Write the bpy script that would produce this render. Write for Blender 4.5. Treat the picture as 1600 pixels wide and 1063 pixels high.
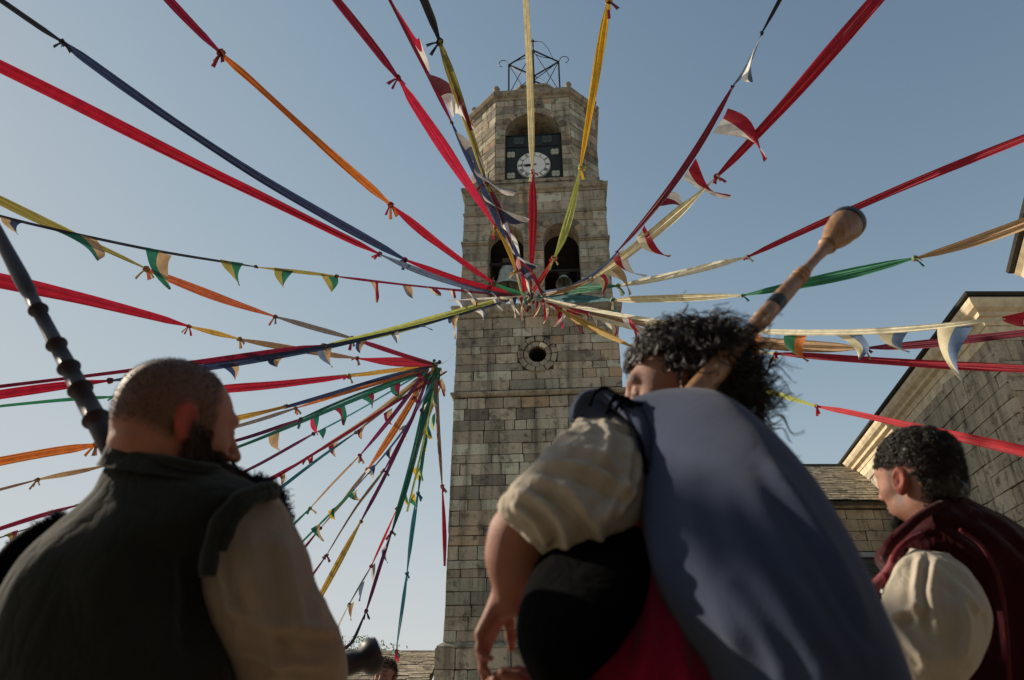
import bpy, bmesh, math, random
import numpy as np
from mathutils import Vector, Matrix, Quaternion

# ------------------------------------------------------------------ scene, camera, world, sun
for o in list(bpy.data.objects):
    bpy.data.objects.remove(o)
scn = bpy.context.scene
COL = scn.collection
R = math.radians
rng = random.Random(7)
nrs = np.random.RandomState(11)

FPX = 1067.0
CX, CY = 800.0, 531.5
PITCH = R(27.65)
CAM = Vector((0, 0, 1.2))
SP, CP = math.sin(PITCH), math.cos(PITCH)
RIGHT = Vector((1, 0, 0)); FWD = Vector((0, CP, SP)); UPV = Vector((0, -SP, CP))

cam_data = bpy.data.cameras.new('camera')
cam_data.lens = 24.0; cam_data.sensor_width = 36.0
cam_data.clip_start = 0.05; cam_data.clip_end = 3000
cam_data.dof.use_dof = True
cam_data.dof.focus_distance = 16.0
cam_data.dof.aperture_fstop = 4.5
cam = bpy.data.objects.new('camera', cam_data); COL.objects.link(cam)
cam.location = CAM; cam.rotation_euler = (R(90) + PITCH, 0, 0)
scn.camera = cam

SUN_EL = R(31); SUN_AZ = R(-62)      # azimuth from +Y towards +X: the sun stands to the left, a little behind the tower
world = bpy.data.worlds.new('World'); scn.world = world; world.use_nodes = True
wn = world.node_tree.nodes; wl = world.node_tree.links
for n in list(wn): wn.remove(n)
sky = wn.new('ShaderNodeTexSky'); sky.sky_type = 'NISHITA'; sky.sun_disc = False
sky.sun_elevation = SUN_EL; sky.sun_rotation = SUN_AZ
sky.altitude = 2600; sky.air_density = 1.0; sky.dust_density = .7; sky.ozone_density = 1.0
hs = wn.new('ShaderNodeHueSaturation'); hs.inputs['Saturation'].default_value = 0.7; hs.inputs['Hue'].default_value = 0.482
bg = wn.new('ShaderNodeBackground'); bg.inputs['Strength'].default_value = 0.13
wo = wn.new('ShaderNodeOutputWorld')
wl.new(sky.outputs[0], hs.inputs['Color']); # soft shoulder, the same for the whole sky: a tone curve keeps the horizon from outshining the rest
v1 = wn.new('ShaderNodeVectorMath'); v1.operation = 'MULTIPLY_ADD'; v1.inputs[1].default_value = (.28, .28, .28); v1.inputs[2].default_value = (1, 1, 1)
v2 = wn.new('ShaderNodeVectorMath'); v2.operation = 'DIVIDE'
v3 = wn.new('ShaderNodeVectorMath'); v3.operation = 'MULTIPLY'; v3.inputs[1].default_value = (1.06, 1.06, 1.06)
gm = wn.new('ShaderNodeGamma'); gm.inputs[1].default_value = 1.7; wl.new(hs.outputs[0], gm.inputs[0])
wl.new(gm.outputs[0], v1.inputs[0]); wl.new(gm.outputs[0], v2.inputs[0]); wl.new(v1.outputs[0], v2.inputs[1]); wl.new(v2.outputs[0], v3.inputs[0])
wl.new(v3.outputs[0], bg.inputs[0]); wl.new(bg.outputs[0], wo.inputs[0])

sd = bpy.data.lights.new('sun', 'SUN'); sd.energy = 4.2; sd.angle = R(0.5); sd.color = (1.0, 0.86, 0.68)
sun = bpy.data.objects.new('sun', sd); COL.objects.link(sun)
SUNDIR = Vector((math.sin(SUN_AZ) * math.cos(SUN_EL), math.cos(SUN_AZ) * math.cos(SUN_EL), math.sin(SUN_EL)))
sun.rotation_euler = SUNDIR.to_track_quat('Z', 'Y').to_euler()
sun.location = (-30, 5, 30)

vs = scn.view_settings
vs.view_transform = 'Standard'; vs.look = 'None'; vs.gamma = 1.0; vs.use_curve_mapping = False
vs.exposure = 0.5

# ------------------------------------------------------------------ helpers
def ray(px, py):
    return FWD + RIGHT * ((px - CX) / FPX) + UPV * ((CY - py) / FPX)
def P(px, py, z):                      # pixel and depth along the lens axis -> world point
    return CAM + ray(px, py) * z
def PY(px, py, Y):                     # pixel and ground distance -> world point
    r = ray(px, py); return CAM + r * (Y / r.y)

def tag(o, label=None, cat=None, group=None, kind=None):
    if label: o['label'] = label
    if cat: o['category'] = cat
    if group: o['group'] = group
    if kind: o['kind'] = kind
    return o
def empty(name, loc, rz=0, label=None, cat=None, group=None):
    o = bpy.data.objects.new(name, None); COL.objects.link(o)
    o.location = loc; o.rotation_euler = (0, 0, rz)
    o.empty_display_size = 0.1
    bpy.context.view_layer.update() if False else None
    return tag(o, label, cat, group)
def root_mat(o):
    m = Matrix.Translation(o.location) @ o.rotation_euler.to_matrix().to_4x4()
    return root_mat(o.parent) @ m if o.parent else m
def mesh(name, verts, faces, smooth=False, tones=None):
    me = bpy.data.meshes.new(name)
    me.from_pydata([tuple(v) for v in verts] if not isinstance(verts, np.ndarray) else verts.tolist(), [], faces if isinstance(faces, list) else faces.tolist())
    me.validate()
    if smooth:
        me.polygons.foreach_set('use_smooth', [True] * len(me.polygons))
    me.update()
    return me
def obj(name, me, mat=None, parent=None, world=False):
    """link a mesh; with world=True its vertices are world coordinates and are moved into the parent's frame"""
    o = bpy.data.objects.new(name, me); COL.objects.link(o)
    if mat is not None:
        for m in (mat if isinstance(mat, (list, tuple)) else [mat]): me.materials.append(m)
    if parent is not None:
        if world:
            me.transform(root_mat(parent).inverted())
        o.parent = parent
    return o

class MB:                                # collects shapes, links them as one mesh
    def __init__(self): self.v = []; self.f = []; self.mi = []
    def add(self, vs, fs, mi=0):
        b = len(self.v); self.v += [tuple(v) for v in vs]
        self.f += [tuple(i + b for i in f) for f in fs]; self.mi += [mi] * len(fs)
    def box(self, c, s, M=None, mi=0):
        x, y, z = (k / 2 for k in s)
        vs = [Vector((c[0] + a * x, c[1] + b * y, c[2] + d * z)) for a, b, d in ((-1,-1,-1),(1,-1,-1),(1,1,-1),(-1,1,-1),(-1,-1,1),(1,-1,1),(1,1,1),(-1,1,1))]
        if M is not None: vs = [M @ v for v in vs]
        self.add(vs, [(0,3,2,1),(4,5,6,7),(0,1,5,4),(1,2,6,5),(2,3,7,6),(3,0,4,7)], mi)
    def tube(self, pts, r, n=6, cap=True, mi=0):
        pts = [Vector(p) for p in pts]; m = len(pts)
        rs = r if isinstance(r, (list, tuple)) else [r] * m
        prev = None; vs = []
        for i, p in enumerate(pts):
            t = (pts[min(i + 1, m - 1)] - pts[max(i - 1, 0)])
            t = t.normalized() if t.length > 1e-9 else Vector((0, 0, 1))
            if prev is None:
                a = Vector((0, 0, 1)) if abs(t.z) < .9 else Vector((1, 0, 0))
                prev = t.cross(a).normalized()
            u = (prev - t * prev.dot(t))
            u = u.normalized() if u.length > 1e-9 else t.orthogonal().normalized()
            prev = u; w = t.cross(u)
            for k in range(n):
                a = 2 * math.pi * k / n
                vs.append(p + (u * math.cos(a) + w * math.sin(a)) * rs[i])
        fs = []
        for i in range(m - 1):
            for k in range(n):
                k2 = (k + 1) % n
                fs.append((i*n+k, i*n+k2, (i+1)*n+k2, (i+1)*n+k))
        if cap:
            fs.append(tuple(range(n))[::-1]); fs.append(tuple((m-1)*n + k for k in range(n)))
        self.add(vs, fs, mi)
    def lathe(self, prof, M, n=32, mi=0):
        vs = [M @ Vector((r * math.cos(2*math.pi*k/n), r * math.sin(2*math.pi*k/n), z)) for r, z in prof for k in range(n)]
        fs = [(i*n+k, i*n+(k+1)%n, (i+1)*n+(k+1)%n, (i+1)*n+k) for i in range(len(prof)-1) for k in range(n)]
        self.add(vs, fs, mi)
    def build(self, name, mat=None, parent=None, world=False, smooth=False):
        me = mesh(name, self.v, self.f, smooth)
        if any(self.mi) and len(me.polygons) == len(self.mi): me.polygons.foreach_set('material_index', self.mi)
        return obj(name, me, mat, parent, world)

def catmull(pts, n):
    """n points along a Catmull-Rom curve through rows of pts (numpy), evenly in parameter"""
    pts = np.asarray(pts, float); m = len(pts)
    if m == 2:
        t = np.linspace(0, 1, n)[:, None]; return pts[0] * (1 - t) + pts[1] * t
    ext = np.vstack([2 * pts[0] - pts[1], pts, 2 * pts[-1] - pts[-2]])
    t = np.linspace(0, m - 1, n); i = np.minimum(t.astype(int), m - 2); f = (t - i)[:, None]
    p0, p1, p2, p3 = ext[i], ext[i+1], ext[i+2], ext[i+3]
    return 0.5 * ((2*p1) + (-p0+p2)*f + (2*p0-5*p1+4*p2-p3)*f**2 + (-p0+3*p1-3*p2+p3)*f**3)

def _hash3(ix, iy, iz, seed):
    h = (ix.astype(np.int64) * 374761393 + iy.astype(np.int64) * 668265263 + iz.astype(np.int64) * 2147483647 + seed * 974711) & 0xffffffff
    h = ((h ^ (h >> 13)) * 1274126177) & 0xffffffff
    h = h ^ (h >> 16)
    return (h & 0xffff) / 65535.0 * 2 - 1
def vnoise(p, seed=0):
    p = np.asarray(p, float); i = np.floor(p).astype(np.int64); f = p - i; f = f * f * (3 - 2 * f)
    r = 0
    for dx in (0, 1):
        for dy in (0, 1):
            for dz in (0, 1):
                w = (f[..., 0] if dx else 1 - f[..., 0]) * (f[..., 1] if dy else 1 - f[..., 1]) * (f[..., 2] if dz else 1 - f[..., 2])
                r = r + w * _hash3(i[..., 0] + dx, i[..., 1] + dy, i[..., 2] + dz, seed)
    return r
def fbm(p, oct=3, seed=0):
    s = 0; a = 1
    for k in range(oct): s = s + a * vnoise(np.asarray(p) * 2**k, seed + k); a *= .5
    return s

# ------------------------------------------------------------------ materials
def newmat(name):
    m = bpy.data.materials.new(name); m.use_nodes = True
    nt = m.node_tree
    for n in list(nt.nodes): nt.nodes.remove(n)
    out = nt.nodes.new('ShaderNodeOutputMaterial'); b = nt.nodes.new('ShaderNodeBsdfPrincipled')
    nt.links.new(b.outputs[0], out.inputs[0])
    return m, nt, b, out
def N(nt, t, **kw):
    n = nt.nodes.new(t)
    for k, v in kw.items():
        if k in n.inputs: n.inputs[k].default_value = v
        else: setattr(n, k, v)
    return n
def ramp(nt, stops):
    r = nt.nodes.new('ShaderNodeValToRGB'); e = r.color_ramp.elements
    while len(e) < len(stops): e.new(.5)
    for k, (p, c) in enumerate(stops):
        e[k].position = p; e[k].color = (*c, 1) if len(c) == 3 else c
    return r
def mixc(nt, fac, a, b, blend='MIX'):
    m = nt.nodes.new('ShaderNodeMix'); m.data_type = 'RGBA'; m.blend_type = blend
    for s, v in ((m.inputs[0], fac), (m.inputs[6], a), (m.inputs[7], b)):
        if hasattr(v, 'is_output'): nt.links.new(v, s)
        elif isinstance(v, (int, float)): s.default_value = v
        else: s.default_value = (*v, 1)
    return m.outputs[2]
def mathn(nt, op, a, b=None):
    m = nt.nodes.new('ShaderNodeMath'); m.operation = op
    for s, v in ((m.inputs[0], a), (m.inputs[1], b)):
        if v is None: continue
        if hasattr(v, 'is_output'): nt.links.new(v, s)
        else: s.default_value = v
    return m.outputs[0]

def stone_mat(name, pal, dark=1.0, lichen=0.35, scale=1.0):
    m, nt, b, out = newmat(name)
    geo = N(nt, 'ShaderNodeNewGeometry'); pos = geo.outputs['Position']
    oi = N(nt, 'ShaderNodeObjectInfo'); at = N(nt, 'ShaderNodeAttribute', attribute_name='tone')
    tone = mathn(nt, 'FRACT', mathn(nt, 'ADD', oi.outputs['Random'], at.outputs['Fac']))
    n = len(pal)
    rp = ramp(nt, [(k / (n - 1), pal[k]) for k in range(n)])
    nt.links.new(tone, rp.inputs[0])
    def noise(sc, det=4, rough=.6, vec=pos):
        t = N(nt, 'ShaderNodeTexNoise', Scale=sc * scale, Detail=det, Roughness=rough); nt.links.new(vec, t.inputs['Vector']); return t.outputs['Fac']
    grain = noise(38, 5, .75); blot = noise(2.6, 6, .65); big = noise(.45, 4, .6); fine = noise(110, 3, .8)
    def mr(src, a, b_, c, d):
        r = N(nt, 'ShaderNodeMapRange'); nt.links.new(src, r.inputs[0])
        for k, v in zip((1, 2, 3, 4), (a, b_, c, d)): r.inputs[k].default_value = v
        return r.outputs[0]
    col = rp.outputs[0]
    col = mixc(nt, 1.0, col, mr(grain, .3, .7, .5, 1.45), 'MULTIPLY')
    col = mixc(nt, 1.0, col, mr(fine, .3, .7, .8, 1.18), 'MULTIPLY')
    col = mixc(nt, 1.0, col, mr(big, .3, .7, .7, 1.2), 'MULTIPLY')
    col = mixc(nt, mr(blot, .52, .66, 0, .7), col, (.07, .062, .05))
    # streaks that run down the wall: rain stains
    mp = N(nt, 'ShaderNodeMapping'); mp.inputs['Scale'].default_value = (2.6, 2.6, .16); nt.links.new(pos, mp.inputs[0])
    st = N(nt, 'ShaderNodeTexNoise', Scale=1.0, Detail=4, Roughness=.6); nt.links.new(mp.outputs[0], st.inputs['Vector'])
    col = mixc(nt, mr(st.outputs['Fac'], .5, .72, 0, .7), col, (.07, .062, .052))
    li = noise(5.5, 5, .7)
    col = mixc(nt, mr(li, .62, .7, 0, lichen), col, (.36, .33, .2))
    li2 = noise(9.5, 5, .7)
    col = mixc(nt, mr(li2, .66, .72, 0, lichen * .8), col, (.34, .36, .32))
    if dark != 1.0: col = mixc(nt, 1.0, col, (dark, dark, dark), 'MULTIPLY')
    nt.links.new(col, b.inputs['Base Color'])
    b.inputs['Roughness'].default_value = .93; b.inputs['Specular IOR Level'].default_value = .2
    bp = N(nt, 'ShaderNodeBump', Strength=1.0, Distance=.035)
    hgt = mathn(nt, 'ADD', mathn(nt, 'MULTIPLY', grain, .55), mathn(nt, 'MULTIPLY', blot, .8))
    nt.links.new(hgt, bp.inputs['Height']); nt.links.new(bp.outputs[0], b.inputs['Normal'])
    return m

def plain(name, color, rough=.6, metal=0.0, var=.15, scale=20, bump=0.0, spec=.4):
    m, nt, b, out = newmat(name)
    tc = N(nt, 'ShaderNodeTexCoord')
    t = N(nt, 'ShaderNodeTexNoise', Scale=scale, Detail=5, Roughness=.6); nt.links.new(tc.outputs['Object'], t.inputs['Vector'])
    r = N(nt, 'ShaderNodeMapRange'); nt.links.new(t.outputs['Fac'], r.inputs[0])
    for k, v in zip((1, 2, 3, 4), (.3, .7, 1 - var, 1 + var)): r.inputs[k].default_value = v
    nt.links.new(mixc(nt, 1.0, color, r.outputs[0], 'MULTIPLY'), b.inputs['Base Color'])
    b.inputs['Roughness'].default_value = rough; b.inputs['Metallic'].default_value = metal
    b.inputs['Specular IOR Level'].default_value = spec
    if bump:
        bp = N(nt, 'ShaderNodeBump', Strength=.6, Distance=bump); nt.links.new(t.outputs['Fac'], bp.inputs['Height']); nt.links.new(bp.outputs[0], b.inputs['Normal'])
    return m

_cl = {}
def cloth(color, trans=.35, name=None, rough=.75, sheen=.2):
    """thin ribbon cloth that lets some light through"""
    key = (tuple(color), trans)
    if key in _cl: return _cl[key]
    m, nt, b, out = newmat(name or 'ribbon_cloth')
    tc = N(nt, 'ShaderNodeTexCoord'); 
    t = N(nt, 'ShaderNodeTexNoise', Scale=9, Detail=4, Roughness=.6); nt.links.new(tc.outputs['Object'], t.inputs['Vector'])
    r = N(nt, 'ShaderNodeMapRange'); nt.links.new(t.outputs['Fac'], r.inputs[0])
    for k, v in zip((1, 2, 3, 4), (.3, .7, .8, 1.15)): r.inputs[k].default_value = v
    col = mixc(nt, 1.0, color, r.outputs[0], 'MULTIPLY')
    nt.links.new(col, b.inputs['Base Color']); b.inputs['Roughness'].default_value = rough
    b.inputs['Sheen Weight'].default_value = sheen; b.inputs['Specular IOR Level'].default_value = .35
    tr = N(nt, 'ShaderNodeBsdfTranslucent'); nt.links.new(col, tr.inputs[0])
    mx = N(nt, 'ShaderNodeMixShader'); mx.inputs[0].default_value = trans
    nt.links.new(b.outputs[0], mx.inputs[1]); nt.links.new(tr.outputs[0], mx.inputs[2]); nt.links.new(mx.outputs[0], out.inputs[0])
    _cl[key] = m; return m

def fabric(name, color, rough=.9, weave=900, var=.12, sheen=.12, color2=None, bump=.0012, crs=16, crk=.35):
    """heavy garment cloth: woven relief and slight mottling"""
    m, nt, b, out = newmat(name)
    tc = N(nt, 'ShaderNodeTexCoord')
    t = N(nt, 'ShaderNodeTexNoise', Scale=14, Detail=6, Roughness=.65); nt.links.new(tc.outputs['Object'], t.inputs['Vector'])
    f = N(nt, 'ShaderNodeTexNoise', Scale=weave * .4, Detail=2, Roughness=.5); nt.links.new(tc.outputs['Object'], f.inputs['Vector'])
    r = N(nt, 'ShaderNodeMapRange'); nt.links.new(t.outputs['Fac'], r.inputs[0])
    for k, v in zip((1, 2, 3, 4), (.3, .7, 1 - var, 1 + var)): r.inputs[k].default_value = v
    c = color
    if color2 is not None:
        rr = N(nt, 'ShaderNodeMapRange'); nt.links.new(t.outputs['Fac'], rr.inputs[0])
        for k, v in zip((1, 2, 3, 4), (.45, .65, 0, 1)): rr.inputs[k].default_value = v
        c = mixc(nt, rr.outputs[0], color, color2)
    nt.links.new(mixc(nt, 1.0, c, r.outputs[0], 'MULTIPLY'), b.inputs['Base Color'])
    b.inputs['Roughness'].default_value = rough; b.inputs['Sheen Weight'].default_value = sheen
    b.inputs['Specular IOR Level'].default_value = .04
    bp = N(nt, 'ShaderNodeBump', Strength=.5, Distance=bump); nt.links.new(f.outputs['Fac'], bp.inputs['Height'])
    # small creases: warped ridged noise
    mp = N(nt, 'ShaderNodeMapping'); mp.inputs['Scale'].default_value = (1, 1, .45); nt.links.new(tc.outputs['Object'], mp.inputs[0])
    cr = N(nt, 'ShaderNodeTexNoise', Scale=crs, Detail=3, Roughness=.5, Distortion=.5); nt.links.new(mp.outputs[0], cr.inputs['Vector'])
    rdg = mathn(nt, 'ABSOLUTE', mathn(nt, 'SUBTRACT', cr.outputs['Fac'], .5))
    rdg = mathn(nt, 'POWER', mathn(nt, 'MINIMUM', mathn(nt, 'MULTIPLY', rdg, 6.0), 1.0), .6)
    bp2 = N(nt, 'ShaderNodeBump', Strength=crk, Distance=.006); nt.links.new(rdg, bp2.inputs['Height']); nt.links.new(bp.outputs[0], bp2.inputs['Normal'])
    nt.links.new(bp2.outputs[0], b.inputs['Normal'])
    return m

PAL = [(.15,.13,.10), (.33,.285,.22), (.44,.39,.305), (.24,.215,.17), (.38,.33,.255), (.56,.495,.39), (.17,.15,.12), (.43,.38,.30), (.38,.27,.17)]
PAL = [(min(.6, a * 1.2), b * 1.17, c * 1.11) for a, b, c in PAL]
M_STONE = stone_mat('granite_ashlar', PAL)
M_CHURCH = stone_mat('church_ashlar', [(.40,.34,.245), (.50,.425,.31), (.45,.38,.28), (.57,.49,.365), (.42,.355,.26)], lichen=.2)
M_MORTAR = plain('mortar', (.045, .038, .03), .95, var=.4, scale=6)
M_TRIM = stone_mat('trim_stone', [(.35,.30,.22), (.41,.35,.255)], lichen=.3)
M_CREAM = plain('cream_trim', (.66, .55, .37), .85, var=.25, scale=3, bump=.004)
M_SLATE = stone_mat('slate', [(.24,.205,.15), (.42,.36,.27), (.32,.28,.21), (.52,.45,.34), (.2,.175,.135)], lichen=.25)
M_DSLATE = stone_mat('dark_slate', [(.05,.05,.048), (.08,.078,.07), (.06,.06,.055)], lichen=.1)
M_BRONZE = plain('bell_bronze', (.33, .36, .31), .6, .2, var=.35, scale=5)
M_IRON = plain('wrought_iron', (.03, .028, .03), .6, .4)
M_WHITE = plain('clock_white', (.72, .72, .68), .6, var=.08)
M_BLACK = plain('black_paint', (.012, .013, .013), .6)
M_PANEL = plain('clock_panel_dark', (.014, .018, .015), .55)
M_QUAT = plain('quatrefoil_cream', (.42, .42, .33), .7)
M_QUATD = plain('quatrefoil_green', (.045, .065, .055), .6)
M_DARKWOOD = plain('dark_timber', (.06, .045, .03), .8, scale=8)

# ------------------------------------------------------------------ masonry
def unit_stone(seed, jit=.035):
    """a bevelled block of unit size with uneven corners"""
    r = random.Random(seed)
    bm = bmesh.new(); bmesh.ops.create_cube(bm, size=1.0)
    for v in bm.verts:
        v.co.x += r.uniform(-1, .4) * jit * .45 * (1 if v.co.x > 0 else -1)
        v.co.z += r.uniform(-1, .4) * jit * 1.2 * (1 if v.co.z > 0 else -1)
        v.co.y += r.uniform(-1, 1) * jit * 1.5
    bmesh.ops.bevel(bm, geom=list(bm.edges), offset=.035, segments=1, affect='EDGES', profile=.5)
    me = bpy.data.meshes.new('stone'); bm.to_mesh(me); bm.free(); me.update()
    return me
UNITS = [unit_stone(s) for s in range(8)]
UNIT_CACHE = {}
def unit_mesh(k, mat):
    key = (k, mat.name)
    if key not in UNIT_CACHE:
        me = UNITS[k].copy(); me.materials.append(mat); UNIT_CACHE[key] = me
    return UNIT_CACHE[key]
def joined(name, mats, mat, parent, units=UNITS, kind='stuff'):
    """many blocks joined into one part; every block keeps its own tone"""
    V = []; F = []; T = []; base = 0
    data = []
    for me in units:
        co = np.empty(len(me.vertices) * 3); me.vertices.foreach_get('co', co)
        data.append((co.reshape(-1, 3), [tuple(p.vertices) for p in me.polygons]))
    for i, M in enumerate(mats):
        co, fs = data[i % len(units)]
        A = np.array(M); w = co @ A[:3, :3].T + A[:3, 3]
        V.append(w); F += [tuple(k + base for k in f) for f in fs]; T.append(np.full(len(co), (i * .61803) % 1)); base += len(co)
    me = bpy.data.meshes.new(name); me.from_pydata(np.vstack(V).tolist(), [], F)
    a = me.attributes.new('tone', 'FLOAT', 'POINT'); a.data.foreach_set('value', np.concatenate(T)); me.update()
    o = obj(name, me, mat, parent)
    if kind: o['kind'] = kind
    return o

def face_matrix(origin, u, n):
    """columns: u along the wall, n out of the wall, z up"""
    u = Vector(u).normalized(); n = Vector(n).normalized()
    M = Matrix.Identity(4)
    for i in range(3):
        M[i][0] = u[i]; M[i][1] = n[i]; M[i][2] = (0, 0, 1)[i]; M[i][3] = origin[i]
    return M
def blocked(z, ops):
    iv = []
    for o in ops:
        if o[0] == 'arch':
            _, xc, hw, zb, zs, ring = o
            if zb <= z <= zs: iv.append((xc - hw, xc + hw))
            elif zs < z < zs + hw + ring * .45:
                h = math.sqrt(max(0, (hw + ring * .45)**2 - (z - zs)**2)); iv.append((xc - h, xc + h))
        elif o[0] == 'circ':
            _, xc, zc, rr = o
            if abs(z - zc) < rr: h = math.sqrt(rr * rr - (z - zc)**2); iv.append((xc - h, xc + h))
        elif o[0] == 'rect':
            _, xa, xb, za, zb2 = o
            if za <= z <= zb2: iv.append((xa, xb))
    return iv
def courses(x0, x1, z0, z1, ch, lw, ops=(), r=rng, depth=.16, proud=.035, jit=.018, xfun=None):
    """blocks (unit-block matrices in wall coordinates) for a wall rectangle"""
    n = max(1, round((z1 - z0) / ch)); hs = [r.uniform(.68, 1.32) for _ in range(n)]; s = sum(hs)
    hs = [h * (z1 - z0) / s for h in hs]
    z = z0; out = []
    for h in hs:
        zc = z + h / 2
        a, b = (x0, x1) if xfun is None else xfun(zc)
        segs = [(a, b)]
        for (p, q) in blocked(zc, ops):
            ns = []
            for (c, d) in segs:
                if q <= c or p >= d: ns.append((c, d)); continue
                if p - c > .05: ns.append((c, p))
                if d - q > .05: ns.append((q, d))
            segs = ns
        for (c, d) in segs:
            x = c
            while x < d - 1e-4:
                w = r.choice((.45, .6, .75, 1.0, 1.0, 1.25, 1.6, 1.9)) * lw * r.uniform(.85, 1.15)
                if d - (x + w) < .35 * lw: w = d - x
                pr = proud + r.uniform(-jit, jit)
                g = .012 + r.random() * .02
                M = Matrix.Translation((x + w / 2, pr - depth / 2, zc)) @ Matrix.Rotation(r.uniform(-.012, .012), 4, 'Z') @ Matrix.Diagonal((w - g, depth, h - g, 1))
                out.append(M); x += w
        z += h
    return out
def voussoirs(xc, zs, hw, ring, n, proud=.05, depth=.2):
    """wedge stones of an arch, as separate small meshes in wall coordinates"""
    out = []
    for k in range(n):
        a0 = math.pi * k / n + .012; a1 = math.pi * (k + 1) / n - .012
        vs = []
        for yy in (proud, proud - depth):
            for (rr, a) in ((hw, a0), (hw + ring, a0), (hw + ring, (a0 + a1) / 2), (hw + ring, a1), (hw, a1), (hw, (a0 + a1) / 2)):
                vs.append((xc + rr * math.cos(a), yy, zs + rr * math.sin(a)))
        fs = [(0, 1, 2, 3, 4, 5), (11, 10, 9, 8, 7, 6)] + [(i, i + 6, (i + 1) % 6 + 6, (i + 1) % 6) for i in range(6)]
        out.append((vs, fs))
    return out
def put_stones(parent, FM, mats, mat, name='stone', limit=300, shared=None):
    """the first `limit` blocks as single parts, the others returned"""
    k = 0; rest = []
    for i, M in enumerate(mats):
        W = FM @ M
        if k < limit:
            o = bpy.data.objects.new(name, unit_mesh(i % len(UNITS), mat)); COL.objects.link(o); o.parent = parent; o.matrix_local = W; k += 1
        else: rest.append(W)
    return rest, k
def offset_poly(poly, d):
    """offset a convex counter-clockwise polygon outwards"""
    n = len(poly); out = []
    for i in range(n):
        p0, p1, p2 = Vector(poly[i - 1]), Vector(poly[i]), Vector(poly[(i + 1) % n])
        e1 = (p1 - p0).normalized(); e2 = (p2 - p1).normalized()
        n1 = Vector((e1.y, -e1.x)); n2 = Vector((e2.y, -e2.x))
        b = (n1 + n2); b = b / (1 + n1.dot(n2))
        out.append(p1 + b * d)
    return out
def molding(name, poly, prof, mat, parent):
    """a moulded string course or cornice swept round a polygon"""
    n = len(poly); vs = []
    for d, z in prof:
        for p in offset_poly(poly, d): vs.append((p.x, p.y, z))
    fs = [(i*n+k, i*n+(k+1)%n, (i+1)*n+(k+1)%n, (i+1)*n+k) for i in range(len(prof)-1) for k in range(n)]
    # close the ring on the inside so that the piece is a solid
    m = len(prof)
    fs += [((m-1)*n+k, (m-1)*n+(k+1)%n, (k+1)%n, k) for k in range(n)]
    return obj(name, mesh(name, vs, fs), mat, parent)
def boolean(o, cutters):
    """subtract cutters from o and keep the plain result"""
    bpy.context.view_layer.update()
    for c in cutters:
        md = o.modifiers.new('cut', 'BOOLEAN'); md.object = c; md.operation = 'DIFFERENCE'; md.solver = 'EXACT'
    dg = bpy.context.evaluated_depsgraph_get()
    me = bpy.data.meshes.new_from_object(o.evaluated_get(dg))
    o.modifiers.clear(); o.data = me
    for c in cutters: bpy.data.objects.remove(c)
def arch_cutter(xc, hw, zb, zs, y0, y1, M=None, n=24):
    prof = [(xc - hw, zb), (xc + hw, zb)] + [(xc + hw * math.cos(math.pi * k / n), zs + hw * math.sin(math.pi * k / n)) for k in range(n + 1)]
    m = len(prof); vs = [(x, y0, z) for x, z in prof] + [(x, y1, z) for x, z in prof]
    if M is not None: vs = [M @ Vector(v) for v in vs]
    fs = [tuple(range(m)), tuple(range(2 * m - 1, m - 1, -1))] + [(i + m, (i + 1) % m + m, (i + 1) % m, i) for i in range(m)]
    me = mesh('cutter', vs, fs); bm = bmesh.new(); bm.from_mesh(me); bmesh.ops.recalc_face_normals(bm, faces=bm.faces); bm.to_mesh(me); bm.free()
    return obj('cutter', me)
# ------------------------------------------------------------------ ground
def ground():
    n = 80; s = 900.0
    m, nt, b, out = newmat('square_paving')
    geo = N(nt, 'ShaderNodeNewGeometry')
    br = N(nt, 'ShaderNodeTexBrick', Scale=2.2); nt.links.new(geo.outputs['Position'], br.inputs['Vector'])
    br.inputs['Color1'].default_value = (.34, .29, .22, 1); br.inputs['Color2'].default_value = (.4, .34, .26, 1); br.inputs['Mortar'].default_value = (.25, .22, .17, 1)
    t = N(nt, 'ShaderNodeTexNoise', Scale=3, Detail=6); nt.links.new(geo.outputs['Position'], t.inputs['Vector'])
    nt.links.new(mixc(nt, .4, br.outputs[0], t.outputs['Fac'], 'MULTIPLY'), b.inputs['Base Color']); b.inputs['Roughness'].default_value = .9
    o = obj('ground', mesh('ground', [(-s, -s, 0), (s, -s, 0), (s, s, 0), (-s, s, 0)], [(0, 1, 2, 3)]), m)
    tag(o, kind='structure')
ground()

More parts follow.
